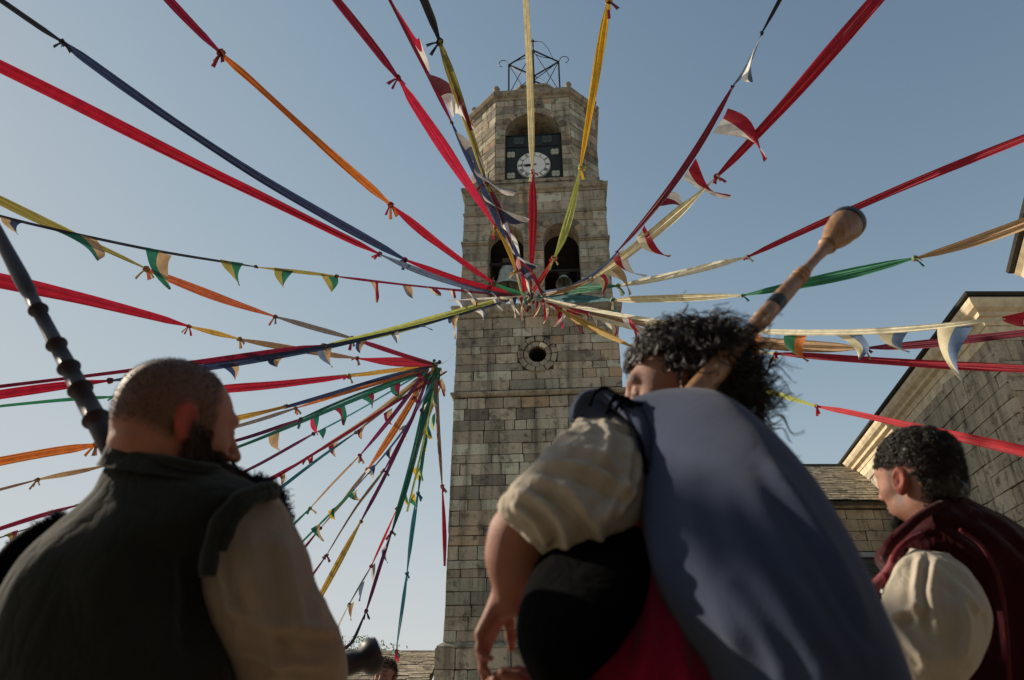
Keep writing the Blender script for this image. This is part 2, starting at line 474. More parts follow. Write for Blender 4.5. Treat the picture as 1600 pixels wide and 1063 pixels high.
# ------------------------------------------------------------------ the clock tower
def sq(h): return [(-h, -h), (h, -h), (h, h), (-h, h)]
M_INSHADE = plain('painted_shade_black', (.02, .017, .014), .95, var=.4, scale=3)  # near-black colour that stands in for deep shade inside the tower
def tower():
    T = empty('bell_tower', (1.39, 30.6, 0), R(-4.5), 'tall granite clock tower with twin bell arches and an octagonal top stage', 'tower')
    FR = {'front': face_matrix((0, -3.6, 0), (1, 0, 0), (0, -1, 0)), 'right': face_matrix((3.6, 0, 0), (0, 1, 0), (1, 0, 0)),
          'back': face_matrix((0, 3.6, 0), (-1, 0, 0), (0, 1, 0)), 'left': face_matrix((-3.6, 0, 0), (0, -1, 0), (-1, 0, 0))}
    b = MB(); b.box((0, 0, 8.4), (7.2, 7.2, 16.8)); core = b.build('shaft_core', M_MORTAR, T)
    # oculus cut through the wall
    oc = MB(); oc.lathe([(.001, -.1), (.4, -.1), (.4, 1.6), (.001, 1.6)], Matrix.Translation((.02, -3.7, 14.63)) @ Matrix.Rotation(R(-90), 4, 'X'), 32)
    oco = oc.build('cutter'); oco.parent = T
    boolean(core, [oco])
    b = MB(); b.box((0, 0, 1.42), (7.62, 7.62, 2.84)); b.build('plinth_core', M_MORTAR, T)
    molding('plinth_slope', sq(3.6), [(.0, 3.02), (.24, 2.86), (.24, 2.8), (0.0, 2.8)], M_TRIM, T)
    limit = 290; used = 0; rest = []; r = random.Random(3)
    front = courses(-3.63, 3.63, 3.0, 12.62, .455, .85, r=r)
    front += courses(-3.63, 3.63, 12.95, 16.55, .46, .95, [('circ', .02, 14.63, .88)], r=r)
    pl = courses(-3.9, 3.9, 0, 2.8, .7, 1.1, r=r)
    pm = Matrix.Translation((0, -.22, 0)) @ FR['front']
    rs, k = put_stones(T, pm, pl, M_STONE, limit=28); rest += rs; used += k
    rs, k = put_stones(T, FR['front'], front, M_STONE, limit=limit - used); rest += rs
    for side in ('right', 'back', 'left'):
        rest += [FR[side] @ M for M in courses(-3.6, 3.6, 3.0, 12.62, .455, .85, r=r) + courses(-3.6, 3.6, 12.95, 16.55, .46, .95, r=r)]
        off = {'right': (.22, 0, 0), 'back': (0, .22, 0), 'left': (-.22, 0, 0)}[side]
        rest += [Matrix.Translation(off) @ FR[side] @ M for M in courses(-3.8, 3.8, 0, 2.8, .7, 1.1, r=r)]
    # oculus ring of wedge stones, inner and outer
    for ra, rb, n_, pr, pale in ((.4, .60, 9, .06, 1), (.64, .86, 11, .11, 0)):
        for k in range(n_):
            a0 = 2*math.pi*k/n_ + .03; a1 = 2*math.pi*(k+1)/n_ - .03; vs = []
            aa = [a0 + (a1 - a0) * q / 3 for q in range(4)]
            for yy in (pr, -.15):
                vs += [(.02 + ra*math.cos(a), yy, 14.63 + ra*math.sin(a)) for a in aa] + [(.02 + rb*math.cos(a), yy, 14.63 + rb*math.sin(a)) for a in reversed(aa)]
            fs = [tuple(range(8))[::-1], tuple(range(8, 16))] + [(i, (i+1) % 8, (i+1) % 8 + 8, i + 8) for i in range(8)]
            me = mesh('ring_stone', [FR['front'] @ Vector(v) for v in vs], fs)
            obj('ring_stone', me, M_TRIM if not (pale and k == 1) else M_CREAM, T)
    molding('string_course', sq(3.6), [(-.02, 12.66), (.1, 12.68), (.17, 12.78), (.17, 12.86), (.06, 12.92), (-.02, 12.95)], M_TRIM, T)
    molding('lower_cornice', sq(3.6), [(-.02, 16.55), (.1, 16.58), (.13, 16.7), (.24, 16.8), (.26, 16.95), (.3, 17.0), (.3, 17.12), (.02, 17.2), (-.1, 17.2)], M_TRIM, T)
    # belfry stage: hollow, two arches on each face
    HB = 3.5; xs = (-1.42, 1.27); hw = .86; zb, zs = 17.2, 20.95
    b = MB(); b.box((0, 0, 20.5), (2*HB, 2*HB, 7.3)); bel = b.build('belfry_core', M_TRIM, T)
    b = MB(); b.box((0, 0, 19.85), (2*HB - 2.0, 2*HB - 2.0, 5.3)); c0 = b.build('cutter'); c0.parent = T
    cut = [c0]
    for x in xs:
        c = arch_cutter(x, hw, zb, zs, -5, 5); c.parent = T; cut.append(c)
        c = arch_cutter(x, hw, zb, zs, -5, 5, Matrix.Rotation(R(90), 4, 'Z')); c.parent = T; cut.append(c)
    boolean(bel, cut)
    def paint_shade(o, lim, z0, z1):  # gives inner faces the dark colour, shade painted on
        o.data.materials.append(M_INSHADE); k = len(o.data.materials) - 1
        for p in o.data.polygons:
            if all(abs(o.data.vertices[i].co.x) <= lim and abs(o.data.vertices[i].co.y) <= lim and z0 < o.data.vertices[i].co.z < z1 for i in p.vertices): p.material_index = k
    paint_shade(bel, HB - .99, 17, 22.9)
    FB = face_matrix((0, -HB, 0), (1, 0, 0), (0, -1, 0))
    bst = []
    for (za, zc) in ((17.22, 20.72), (20.95, 22.45), (22.66, 23.75)):
        bst += courses(-HB-.03, HB+.03, za, zc, .44, .8, [('arch', x, hw, 17.0, zs, .42) for x in xs], r=r)
    for M in bst: rest.append(FB @ M)
    for side, rot in (('right', 90), ('back', 180), ('left', -90)):
        RM = Matrix.Rotation(R(rot), 4, 'Z')
        for (za, zc) in ((17.22, 20.72), (20.95, 22.45), (22.66, 23.75)):
            rest += [RM @ FB @ M for M in courses(-HB, HB, za, zc, .44, .8, [('arch', x, hw, 17.0, zs, .42) for x in xs], r=r)]
    for x in xs:
        for vs, fs in voussoirs(x, zs, hw, .4, 9): obj('voussoir', mesh('voussoir', [FB @ Vector(v) for v in vs], fs), M_STONE, T)
    # impost band on the piers, upper band, main cornice
    for xa, xb in ((-HB-.1, xs[0]-hw), (xs[0]+hw, xs[1]-hw), (xs[1]+hw, HB+.1)):
        b = MB(); b.box(((xa+xb)/2, -HB-.03, 20.83), (xb-xa, .22, .1)); b.box(((xa+xb)/2, -HB-.015, 20.74), (xb-xa-.04, .15, .08)); b.build('impost', M_TRIM, T)
    for s in (-1, 1):
        b = MB(); b.box((s*(HB+.03), 0, 20.83), (.14, 2*HB-.3, .1)); b.build('impost', M_TRIM, T)
    molding('upper_string_course', sq(HB), [(-.02, 22.46), (.05, 22.48), (.08, 22.58), (.08, 22.64), (-.02, 22.68)], M_TRIM, T)
    molding('main_cornice', sq(HB), [(-.02, 23.75), (.06, 23.78), (.08, 23.88), (.18, 23.95), (.2, 24.06), (.22, 24.16), (.0, 24.22), (-.3, 24.22)], M_TRIM, T)
    b = MB(); b.box((0, 0, 24.3), (7.0, 7.0, .22)); b.build('belfry_roof_slab', M_TRIM, T)
    b = MB(); b.box((0, 0, 24.55), (6.7, 6.7, .4)); b.build('octagon_step', M_TRIM, T)
    # octagon stage
    H8 = 3.42; c8 = 1.42
    oct8 = [(-H8+c8, -H8), (H8-c8, -H8), (H8, -H8+c8), (H8, H8-c8), (H8-c8, H8), (-H8+c8, H8), (-H8, H8-c8), (-H8, -H8+c8)]
    n = 8
    vs = [(x, y, 24.6) for x, y in oct8] + [(x, y, 30.45) for x, y in oct8]
    fs = [tuple(range(8))[::-1], tuple(range(8, 16))] + [(i, (i+1) % 8, (i+1) % 8+8, i+8) for i in range(8)]
    oc8 = obj('octagon_core', mesh('octagon_core', vs, fs), M_TRIM, T)
    b = MB(); b.lathe([(.001, 24.9), (2.35, 24.9), (2.35, 28.2), (1.9, 29.3), (1.0, 29.9), (.001, 30.0)], Matrix.Identity(4), 24); c0 = b.build('cutter'); c0.parent = T
    AH = 1.5; AZ = 27.85
    c1 = arch_cutter(0, AH, 24.8, AZ, -5, 0); c1.parent = T
    c2 = arch_cutter(0, .8, 25.4, 27.2, -5, 5, Matrix.Rotation(R(90), 4, 'Z')); c2.parent = T
    boolean(oc8, [c0, c1, c2])
    paint_shade(oc8, 2.36, 24.5, 30.2)
    F8 = face_matrix((0, -H8, 0), (1, 0, 0), (0, -1, 0))
    wv = H8 - c8
    for M in courses(-wv-.012, wv+.012, 24.78, 30.38, .42, .7, [('arch', 0, AH, 24.6, AZ, .42)], r=r): rest.append(F8 @ M)
    for vs, fs in voussoirs(0, AZ, AH, .38, 13, .055): obj('voussoir', mesh('voussoir', [F8 @ Vector(v) for v in vs], fs), M_STONE, T)
    for i in (1, 3, 5, 7):
        p0, p1 = Vector((*oct8[i], 0)), Vector((*oct8[(i+1) % 8], 0)); u = (p1-p0); L = u.length; nn = Vector((u.y, -u.x, 0)).normalized(); mid = (p0+p1)/2
        rest += [face_matrix(mid, u, nn) @ M for M in courses(-L/2-.012, L/2+.012, 24.78, 30.38, .42, .7, r=r)]
    for i in (2, 4, 6):
        p0, p1 = Vector((*oct8[i], 0)), Vector((*oct8[(i+1) % 8], 0)); u = (p1-p0); L = u.length; nn = Vector((u.y, -u.x, 0)).normalized(); mid = (p0+p1)/2
        rest += [face_matrix(mid, u, nn) @ M for M in courses(-L/2, L/2, 24.78, 30.38, .42, .7, [] if i == 4 else [('rect', -.9, .9, 25.2, 28)], r=r)]
    joined('stonework', rest, M_STONE, T)
    molding('octagon_cornice', oct8, [(-.02, 30.38), (.07, 30.42), (.1, 30.55), (.22, 30.62), (.26, 30.72), (.3, 30.84), (.28, 30.92), (-.2, 30.98), (-.6, 30.98)], M_TRIM, T)
    # corner volutes beside the octagon and small finials on the cornice
    for sx in (-1, 1):
        for sy in (-1, 1):
            b = MB(); pts = []
            prof = [(3.45, 24.75), (3.42, 25.0), (3.3, 25.25), (3.1, 25.4), (3.0, 25.8), (2.85, 26.3)]
            dirv = Vector((sx, sy, 0)).normalized()
            for (d, z) in prof: pts.append(dirv * (d + .95) * .93 + Vector((0, 0, z)))
            b.tube(pts, [.34, .36, .26, .2, .24, .14], 8); b.build('corner_volute', M_TRIM, T, smooth=True)
    for (x, y) in oct8:
        b = MB(); M = Matrix.Translation((x*1.0, y*1.0, 30.9))
        b.lathe([(.001, 0), (.17, 0), (.17, .22), (.1, .26), (.13, .34), (.2, .46), (.13, .6), (.05, .66), (.001, .68)], M, 10); b.build('finial', M_TRIM, T, smooth=True)
    # stepped stone roof
    def oc(h, c): return [(-h+c, -h), (h-c, -h), (h, -h+c), (h, h-c), (h-c, h), (-h+c, h), (-h, h-c), (-h, -h+c)]
    lv = [(2.75, 1.15, 30.98), (2.55, 1.05, 31.3), (2.35, .98, 31.35), (1.95, .82, 32.5), (1.3, .54, 33.65), (1.3, .54, 33.72), (1.38, .58, 33.76), (1.38, .58, 33.9), (1.0, .42, 34.0)]
    vs = []; 
    for h, c, z in lv: vs += [(x, y, z) for x, y in oc(h, c)]
    fs = [(i*8+k, i*8+(k+1) % 8, (i+1)*8+(k+1) % 8, (i+1)*8+k) for i in range(len(lv)-1) for k in range(8)] + [tuple(range((len(lv)-1)*8, len(lv)*8))]
    obj('stone_roof', mesh('stone_roof', vs, fs), M_TRIM, T)
    # wrought-iron bell cage on top
    a, c = 1.6, 1.0
    cor = [Vector((-a, 0, 0)), Vector((0, -c, 0)), Vector((a, 0, 0)), Vector((0, c, 0))]
    z0, z1, zm = 32.6, 37.3, 34.6
    cg = MB()
    for p in cor: cg.tube([p + Vector((0, 0, z0)), p + Vector((0, 0, z1))], .06, 6)
    for z, rr in ((z1, .055), (zm, .05)):
        for i in range(4): cg.tube([cor[i] + Vector((0, 0, z)), cor[(i+1) % 4] + Vector((0, 0, z))], rr, 6)
    for i in range(4):
        p, q = cor[i], cor[(i+1) % 4]
        cg.tube([p + Vector((0, 0, z1)), q + Vector((0, 0, zm))], .028, 5); cg.tube([q + Vector((0, 0, z1)), p + Vector((0, 0, zm))], .028, 5)
    cage = cg.build('iron_cage', M_IRON, T)
    sc = MB()
    for p in cor:
        d = p.normalized(); pts = []
        for k in range(15):
            t = k / 14; ang = t * 4.6
            rr = .42 * (1 - .45 * t)
            pts.append(p + d * (.3 - rr * math.cos(ang) * .8 + .1) + Vector((0, 0, z1 + .1 + rr * math.sin(ang))))
        sc.tube([p + Vector((0, 0, z1))] + pts, .025, 5)
        pts = []
        for k in range(13):
            t = k / 12
            pts.append(p * (1 - t) + Vector((0, 0, z1 - .1 + .55 * math.sin(t * math.pi) * (1 - t) + 1.1 * t * t)))
        sc.tube(pts, .025, 5)
    sc.build('scrolls', M_IRON, cage)
    v = MB(); v.tube([(0, 0, z0), (0, 0, z1 + 2.2)], .03, 6)
    v.tube([(-.35, 0, z1+2.0), (.25, 0, z1+2.05)], .03, 5); v.box((-.1, 0, z1+2.1), (.35, .03, .16))
    v.tube([(.2, 0, z1+2.05), (.6, 0, z1+1.95), (.95, 0, z1+1.3), (1.25, 0, z1+.3), (a, 0, z1)], .018, 5)
    v.tube([(0, 0, z0-.2), (0, 0, z0+.9)], [.16, .1], 8)
    v.build('weather_vane', M_IRON, T)
    # clock
    CL = Matrix.Translation((-.02, -3.12, 0))
    pn = MB(); pn.box((-.02, -3.1, 26.45), (2*AH - .02, .1, 3.3)); panel = pn.build('clock_panel', M_PANEL, T)
    fm = MB()
    for z in (24.85, 28.06, 27.25): fm.box((-.02, -3.17, z), (2*AH - .03, .05, .06))
    for x in (-1.45, 1.41): fm.box((x, -3.17, 26.45), (.06, .048, 3.14))
    fm.build('panel_frame', M_BLACK, panel)
    def quat(x, z, r_, mat, nm='quatrefoil'):
        q = MB()
        for k in range(4):
            cx_, cz_ = x + r_*.52*math.cos(math.pi/4 + k*math.pi/2), z + r_*.42*math.sin(math.pi/4 + k*math.pi/2)
            q.lathe([(.001, .05), (r_*.4, .05), (r_*.48, .02), (r_*.48, 0)], Matrix.Translation((cx_, -3.155, cz_)) @ Matrix.Rotation(R(90), 4, 'X'), 14)
        q.lathe([(.001, .07), (r_*.16, .07), (r_*.2, 0)], Matrix.Translation((x, -3.155, z)) @ Matrix.Rotation(R(90), 4, 'X'), 8)
        q.build(nm, mat, panel)
    for x, z in ((-1.2, 26.72), (1.13, 26.78), (-1.2, 25.28), (1.14, 25.28)): quat(x, z, .26, M_QUAT)
    for x, z in ((-.78, 27.66), (.74, 27.68)): quat(x, z, .34, M_QUATD)
    dz = 25.9; dx = .0
    d = MB(); d.lathe([(.001, .06), (.86, .06), (.92, .04), (.92, 0)], Matrix.Translation((dx, -3.16, dz)) @ Matrix.Rotation(R(90), 4, 'X'), 48); dial = d.build('clock_dial', M_WHITE, T)
    rg = MB()
    for rr in (.9, .62):
        rg.tube([(dx + rr*math.cos(2*math.pi*k/48), -3.225, dz + rr*math.sin(2*math.pi*k/48)) for k in range(49)], .012 if rr < .8 else .022, 4, cap=False)
    rg.build('dial_ring', M_BLACK, dial)
    tk = MB()
    for k in range(60):
        a_ = 2*math.pi*k/60; s = .05 if k % 5 == 0 else .03
        tk.box((0, 0, .85), (.012, .01, s), Matrix.Translation((dx, -3.226, dz)) @ Matrix.Rotation(a_, 4, 'Y'))
    tk.build('minute_marks', M_BLACK, dial)
    for k, s in enumerate(['XII', 'I', 'II', 'III', 'IIII', 'V', 'VI', 'VII', 'VIII', 'IX', 'X', 'XI']):
        a_ = 2*math.pi*k/12
        q = MB(); wd = {'I': .05, 'V': .1, 'X': .1}; tot = sum(wd[ch] for ch in s); x = -tot/2
        M = Matrix.Translation((dx, -3.228, dz)) @ Matrix.Rotation(a_, 4, 'Y')
        def bar(xa, za, xb, zb_, w):
            L = math.hypot(xb-xa, zb_-za); an = math.atan2(xb-xa, zb_-za)
            q.box((0, 0, 0), (w, .008, L), M @ Matrix.Translation(((xa+xb)/2, 0, .73 + (za+zb_)/2)) @ Matrix.Rotation(an, 4, 'Y'))
        for ch in s:
            c_ = x + wd[ch]/2
            if ch == 'I': bar(c_, -.09, c_, .09, .024)
            if ch == 'V': bar(c_-.035, .09, c_, -.09, .026); bar(c_, -.09, c_+.035, .09, .014)
            if ch == 'X': bar(c_-.035, .09, c_+.035, -.09, .026); bar(c_+.035, .09, c_-.035, -.09, .014)
            x += wd[ch]
        q.build('numeral', M_BLACK, dial)
    for L, w, ang, nm in ((.47, .06, R(-99), 'hour_hand'), (.72, .04, R(-102+5), 'minute_hand')):
        pass
    def hand(nm, L, w, clock_deg, y):
        a_ = R(clock_deg); q = MB(); M = Matrix.Translation((dx, y, dz)) @ Matrix.Rotation(a_, 4, 'Y')
        q.add([M @ Vector(v) for v in [(-w*.4, -.008, -.14), (w*.4, -.008, -.14), (w, -.008, L*.55), (0, -.008, L), (-w, -.008, L*.55), (-w*.4, .008, -.14), (w*.4, .008, -.14), (w, .008, L*.55), (0, .008, L), (-w, .008, L*.55)]],
              [(0, 1, 2, 3, 4), (9, 8, 7, 6, 5)] + [(i, i+5, (i+1) % 5+5, (i+1) % 5) for i in range(5)])
        q.build(nm, M_BLACK, dial)
    hand('hour_hand', .5, .055, 258, -3.26); hand('minute_hand', .76, .035, 261 + 6, -3.28)
    # bells
    def bell(x, y, z, r_, h, tilt, lab, beam_z):
        M = Matrix.Translation((x, y, z)) @ Matrix.Rotation(tilt, 4, 'X')
        W = root_mat(T) @ M
        B = empty('bell', W.translation, 0, lab, 'bell'); B.rotation_euler = W.to_euler()
        q = MB(); prof = [(r_, 0), (r_*1.0, .02*h), (r_*.93, .1*h), (r_*.8, .25*h), (r_*.68, .5*h), (r_*.6, .75*h), (r_*.48, .9*h), (r_*.2, .98*h), (.001, h),
                          (.001, .94*h), (r_*.4, .86*h), (r_*.54, .72*h), (r_*.6, .5*h), (r_*.72, .25*h), (r_*.86, .08*h), (r_*.94, 0.0)]
        q.lathe(prof, Matrix.Identity(4), 32); q.lathe([(r_*.84, .2*h), (r_*.87, .215*h), (r_*.84, .23*h)], Matrix.Identity(4), 32)
        q.build('bell_body', M_BRONZE, B, smooth=True)
        c = MB(); c.tube([(0, 0, .85*h), (0, 0, .05*h)], .03, 6); c.lathe([(.001, -.12), (.08, -.06), (.09, 0), (.05, .08), (.001, .1)], Matrix.Identity(4), 10); c.build('clapper', M_IRON, B)
        c = MB(); c.tube([(-.09, 0, h*.97), (-.11, 0, h+.1), (0, 0, h+.2), (.11, 0, h+.1), (.09, 0, h*.97)], .035, 6); c.build('crown_loop', M_IRON, B)
        bm_ = MB(); bm_.box((0, 0, h+.28), (.5, .22, .22)); bm_.build('headstock', M_DARKWOOD, B)
    bell(-1.36, -2.95, 18.6, .66, 1.15, R(4), 'large green bronze bell in the arch at the left of the tower', 0)
    bell(1.32, -3.0, 18.6, .40, .78, R(-32), 'small tilted bronze bell in the arch at the right of the tower', 0)
    bm_ = MB(); bm_.tube([(-2.3, -2.85, 20.0), (-.55, -2.85, 20.0)], .07, 8); bm_.build('bell_beam', M_IRON, T)
    bm_ = MB(); bm_.tube([(.4, -2.9, 19.45), (2.15, -2.9, 19.45)], .06, 8)
    bm_.tube([(2.0, -2.9, 17.3), (2.0, -2.9, 19.45)], .03, 6); bm_.tube([(.7, -2.9, 17.2), (1.2, -2.9, 18.3)], [.09, .05], 6)
    bm_.build('bell_beam', M_IRON, T)
    b = MB(); b.box((0, 0, 17.23), (5.2, 5.2, .06)); b.build('belfry_floor', M_INSHADE, T)  # floor wears the same painted shade
    return T
TOWER = tower()

# ------------------------------------------------------------------ buildings beside the tower
def slates(parent, FMroof, x0, x1, L, mat, name='slate', cw=.5, ch=.3, limit=300, seed=5):
    """FMroof: columns along the eave, up the slope, roof normal; origin at the eave"""
    r = random.Random(seed); n = int(L / ch); mats = []
    for j in range(n + 1):
        x = x0 + r.uniform(-.3, 0) * cw
        while x < x1:
            w = cw * r.uniform(.55, 1.5)
            xe = min(x + w, x1); xs_ = max(x, x0)
            if xe - xs_ > .08:
                M = Matrix.Translation(((xs_+xe)/2, j*ch + ch*.55 + r.uniform(-.04, .04), .03 + r.uniform(0, .022))) @ Matrix.Rotation(R(-5) + r.uniform(-.02, .02), 4, 'X') @ Matrix.Rotation(r.uniform(-.04, .04), 4, 'Z') @ Matrix.Diagonal((xe-xs_-.012, ch*1.45, .035, 1))
                mats.append(FMroof @ M)
            x += w
    r.shuffle(mats)
    for i, M in enumerate(mats[:limit]):
        o = bpy.data.objects.new(name, unit_mesh(i % 8, mat)); COL.objects.link(o); o.parent = parent; o.matrix_local = M
    if len(mats) > limit: joined('slate_cover', mats[limit:], mat, parent)
def roof_matrix(p_eave, u, up):
    u = Vector(u).normalized(); s = Vector(up).normalized(); n = u.cross(s).normalized()
    M = Matrix.Identity(4)
    for i in range(3): M[i][0] = u[i]; M[i][1] = s[i]; M[i][2] = n[i]; M[i][3] = p_eave[i]
    return M
def prism(name, poly, z0, z1, mat, parent):
    n = len(poly); vs = [(x, y, z0) for x, y in poly] + [(x, y, z1) for x, y in poly]
    return obj(name, mesh(name, vs, [tuple(range(n))[::-1], tuple(range(n, 2*n))] + [(i, (i+1) % n, (i+1) % n+n, i+n) for i in range(n)]), mat, parent)

def church():
    C = empty('church', (0, 0, 0), 0, 'large stone church wall with a deep moulded cornice rising at the right of the square', 'church')
    d = Vector((math.sin(R(11.2)), math.cos(R(11.2)), 0)); e = Vector((1, 0, 0))
    out = .55
    c0 = Vector((13.85, 17.9, 0)) + e*out*1.25 + d*out                # wall corner behind the cornice edge
    pts = [c0, c0 + e*12, c0 + e*12 + d*19, c0 + d*19]
    poly = [(p.x, p.y) for p in pts]
    prism('church_core', poly, 0, 11.5, M_MORTAR, C)
    r = random.Random(21)
    lm = face_matrix(c0, -d, Vector((-d.y, d.x, 0)))                    # left wall; x runs from -19 (far) to 0 (near)
    left = courses(-19, 0.03, 0, 11.3, .56, .95, r=r)
    left.sort(key=lambda M: -M.translation.x - .8 * M.translation.z)
    left = [M for M in left if M.translation.z > 3.6] + [M for M in left if M.translation.z <= 3.6]
    front = courses(.0, 12, 0, 11.3, .56, .95, r=r)
    fm = face_matrix(c0, e, (0, -1, 0))
    front.sort(key=lambda M: M.translation.x)
    fv = [M for M in front if M.translation.x < 4 and M.translation.z > 4]; fr = [M for M in front if not (M.translation.x < 4 and M.translation.z > 4)]
    rest, k = put_stones(C, fm, fv, M_CHURCH, limit=60)
    r2, k = put_stones(C, lm, left, M_CHURCH, limit=235); rest += r2 + [fm @ M for M in fr]
    joined('stonework', rest, M_CHURCH, C)
    molding('frieze', poly, [(.0, 10.95), (.05, 10.97), (.07, 11.3), (.0, 11.32)], M_CREAM, C)
    molding('cornice', poly, [(-.02, 11.3), (.1, 11.32), (.14, 11.5), (.28, 11.56), (.3, 11.68), (.44, 11.78), (.52, 11.92), (.55, 12.05), (.5, 12.1), (-.1, 12.12)], M_CREAM, C)
    molding('roof_edge', poly, [(-.1, 12.12), (.62, 12.13), (.66, 12.2), (-.1, 12.5)], M_DSLATE, C)
    # slate roof of the church, rising inwards
    q = offset_poly(poly, .6); q2 = offset_poly(poly, -4.5)
    vs = [(p.x, p.y, 12.2) for p in q] + [(p.x, p.y, 13.6) for p in q2]
    obj('church_roof', mesh('church_roof', vs, [(i, (i+1) % 4, (i+1) % 4+4, i+4) for i in range(4)] + [(4, 5, 6, 7)]), M_DSLATE, C)
    # nearer wing whose eave corner enters the picture
    wp = [(10.55, 9.6), (22, 8.0), (22, 13.2), (12.5, 13.45)]
    prism('wing_core', wp, 0, 9.9, M_MORTAR, C)
    wr = []
    for i in (3, 2, 0):
        p0, p1 = Vector((*wp[i], 0)), Vector((*wp[(i+1) % 4], 0)); u = p1-p0; L = u.length
        wr += [face_matrix(p0, u, Vector((u.y, -u.x, 0))) @ M for M in courses(0, L, 0, 9.8, .56, .95, r=r)]
    joined('wing_stonework', wr, M_CHURCH, C)
    molding('wing_cornice', wp, [(-.02, 9.75), (.12, 9.8), (.2, 9.98), (.34, 10.06), (.4, 10.2), (.5, 10.3), (.46, 10.36), (-.1, 10.38)], M_CREAM, C)
    molding('wing_roof_edge', wp, [(-.1, 10.38), (.58, 10.39), (.62, 10.46), (-.1, 10.8)], M_DSLATE, C)
    prism('wing_roof', wp, 10.36, 10.7, M_DSLATE, C)
    return C
church()

def annex():
    A = empty('church_annex', (0, 0, 0), 0, 'low stone annex with a pale slate roof between the tower and the church', 'building')
    x0, x1 = 8.2, 17.3
    prism('annex_core', [(x0, 31), (x1, 31), (x1, 37), (x0, 37)], 0, 9.05, M_MORTAR, A)
    fm = face_matrix((0, 31, 0), (1, 0, 0), (0, -1, 0)); r = random.Random(4)
    st = courses(x0, x1, 6.9, 8.75, .5, .95, r=r) + courses(x0, x1, 5.4, 6.6, .5, .95, r=r)
    rest, k = put_stones(A, fm, st, M_CHURCH, limit=200)
    rest += [fm @ M for M in courses(x0, x1, 0, 5.3, .5, .95, r=r)]
    sm = face_matrix((x0, 31, 0), (0, -1, 0), (-1, 0, 0)); rest += [sm @ M for M in courses(-6, 0, 0, 8.8, .5, .95, r=r)]
    joined('stonework', rest, M_CHURCH, A)
    b = MB(); b.box(((x0+x1)/2, 30.95, 8.92), (x1-x0+.1, .35, .26)); b.build('eave_course', M_TRIM, A)
    b = MB(); b.box(((x0+x1)/2, 30.9, 6.72), (x1-x0+.1, .5, .2)); b.build('pale_ledge', plain('pale_ledge', (.3, .34, .34), .8, var=.3, scale=4), A)
    # main roof
    def roof(nm, ye, ze, yr, zr, mat, cw, ch, lim, seed, xa, xb):
        up = Vector((0, yr-ye, zr-ze)); L = up.length
        FMr = roof_matrix((0, ye, ze), (1, 0, 0), up)
        b = MB(); b.add([(xa, ye, ze-.06), (xb, ye, ze-.06), (xb, yr, zr-.06), (xa, yr, zr-.06), (xa, ye, ze-.2), (xb, ye, ze-.2), (xb, yr, zr-.2), (xa, yr, zr-.2)],
              [(0, 1, 2, 3), (7, 6, 5, 4), (0, 4, 5, 1), (1, 5, 6, 2), (2, 6, 7, 3), (3, 7, 4, 0)]); b.build(nm, M_MORTAR, A)
        slates(A, FMr, xa, xb, L, mat, cw=cw, ch=ch, limit=lim, seed=seed)
    roof('roof_deck', 30.6, 9.08, 34.6, 11.85, M_SLATE, .62, .3, 290, 8, x0-.3, x1+.2)
    roof('lower_roof_deck', 27.0, 4.5, 30.85, 6.65, M_DSLATE, .6, .34, 0, 9, x0-.3, x1)
    b = MB(); b.box(((x0+x1)/2, 29.2, 2.15), (x1-x0-.3, 3.6, 4.2)); b.build('lower_wall', M_CHURCH, A)
    b = MB(); b.tube([(x0-.3, 34.6, 11.92), (x1, 34.6, 11.92)], .1, 6); b.build('ridge', M_DSLATE, A)
annex()

def low_house():
    A = empty('low_house', (0, 0, 0), 0, 'low slate roofed house behind the small man, beside the foot of the tower', 'house')
    xa, xb = -13.0, -2.95; ye, ze, yr, zr = 27.2, 1.72, 31.2, 2.86
    up = Vector((0, yr-ye, zr-ze)); L = up.length; FMr = roof_matrix((0, ye, ze), (1, 0, 0), up)
    b = MB(); b.add([(xa, ye, ze-.06), (xb, ye, ze-.06), (xb, yr, zr-.06), (xa, yr, zr-.06), (xa, ye, ze-.2), (xb, ye, ze-.2), (xb, yr, zr-.2), (xa, yr, zr-.2)],
              [(0, 1, 2, 3), (7, 6, 5, 4), (0, 4, 5, 1), (1, 5, 6, 2), (2, 6, 7, 3), (3, 7, 4, 0)]); b.build('roof_deck', M_MORTAR, A)
    slates(A, FMr, xa, xb, L, M_SLATE, cw=.5, ch=.26, limit=290, seed=3)
    b = MB(); b.box(((xa+xb)/2, 30, .85), (xb-xa-.3, 5.2, 1.7)); b.build('wall', M_CHURCH, A)
    b = MB(); b.tube([(xa, yr, zr+.03), (xb, yr, zr+.03)], .06, 6); b.build('ridge', M_SLATE, A)
low_house()

M_LOWFILL = stone_mat('low_fill_stone', [(.10,.085,.07), (.13,.11,.09)], lichen=.1)  # kept dark so the added house bounces little fill light
def back_blocker():
    # added behind the camera, unseen: blocks sky so the backs get less light
    A = empty('sky_block_house', (0, 0, 0), 0, 'long stone house added unseen behind the camera to block sky light', 'house')
    poly = [(-9.5, -12), (15, -12), (15, -4.2), (-9.5, -4.2)]
    prism('wall', poly, 0, 8.6, M_LOWFILL, A)
    molding('eave', poly, [(-.02, 8.3), (.2, 8.4), (.5, 8.6), (.5, 8.7), (-.1, 8.75)], M_TRIM, A)
    q = [(-10, -12.5, 8.7), (15.5, -12.5, 8.7), (15.5, -3.7, 8.7), (-10, -3.7, 8.7), (-7, -8.1, 10.6), (12.5, -8.1, 10.6)]
    obj('roof', mesh('roof', q, [(0, 1, 5, 4), (1, 2, 5), (2, 3, 4, 5), (3, 0, 4), (3, 2, 1, 0)]), M_SLATE, A)
    for k in range(7):
        b = MB(); x = -7.5 + k*3.4
        for z in (1.1, 4.7): b.box((x, -4.19, z + .9), (1.0, .1, 1.9))
        b.build('window', M_DARKWOOD, A)
back_blocker()

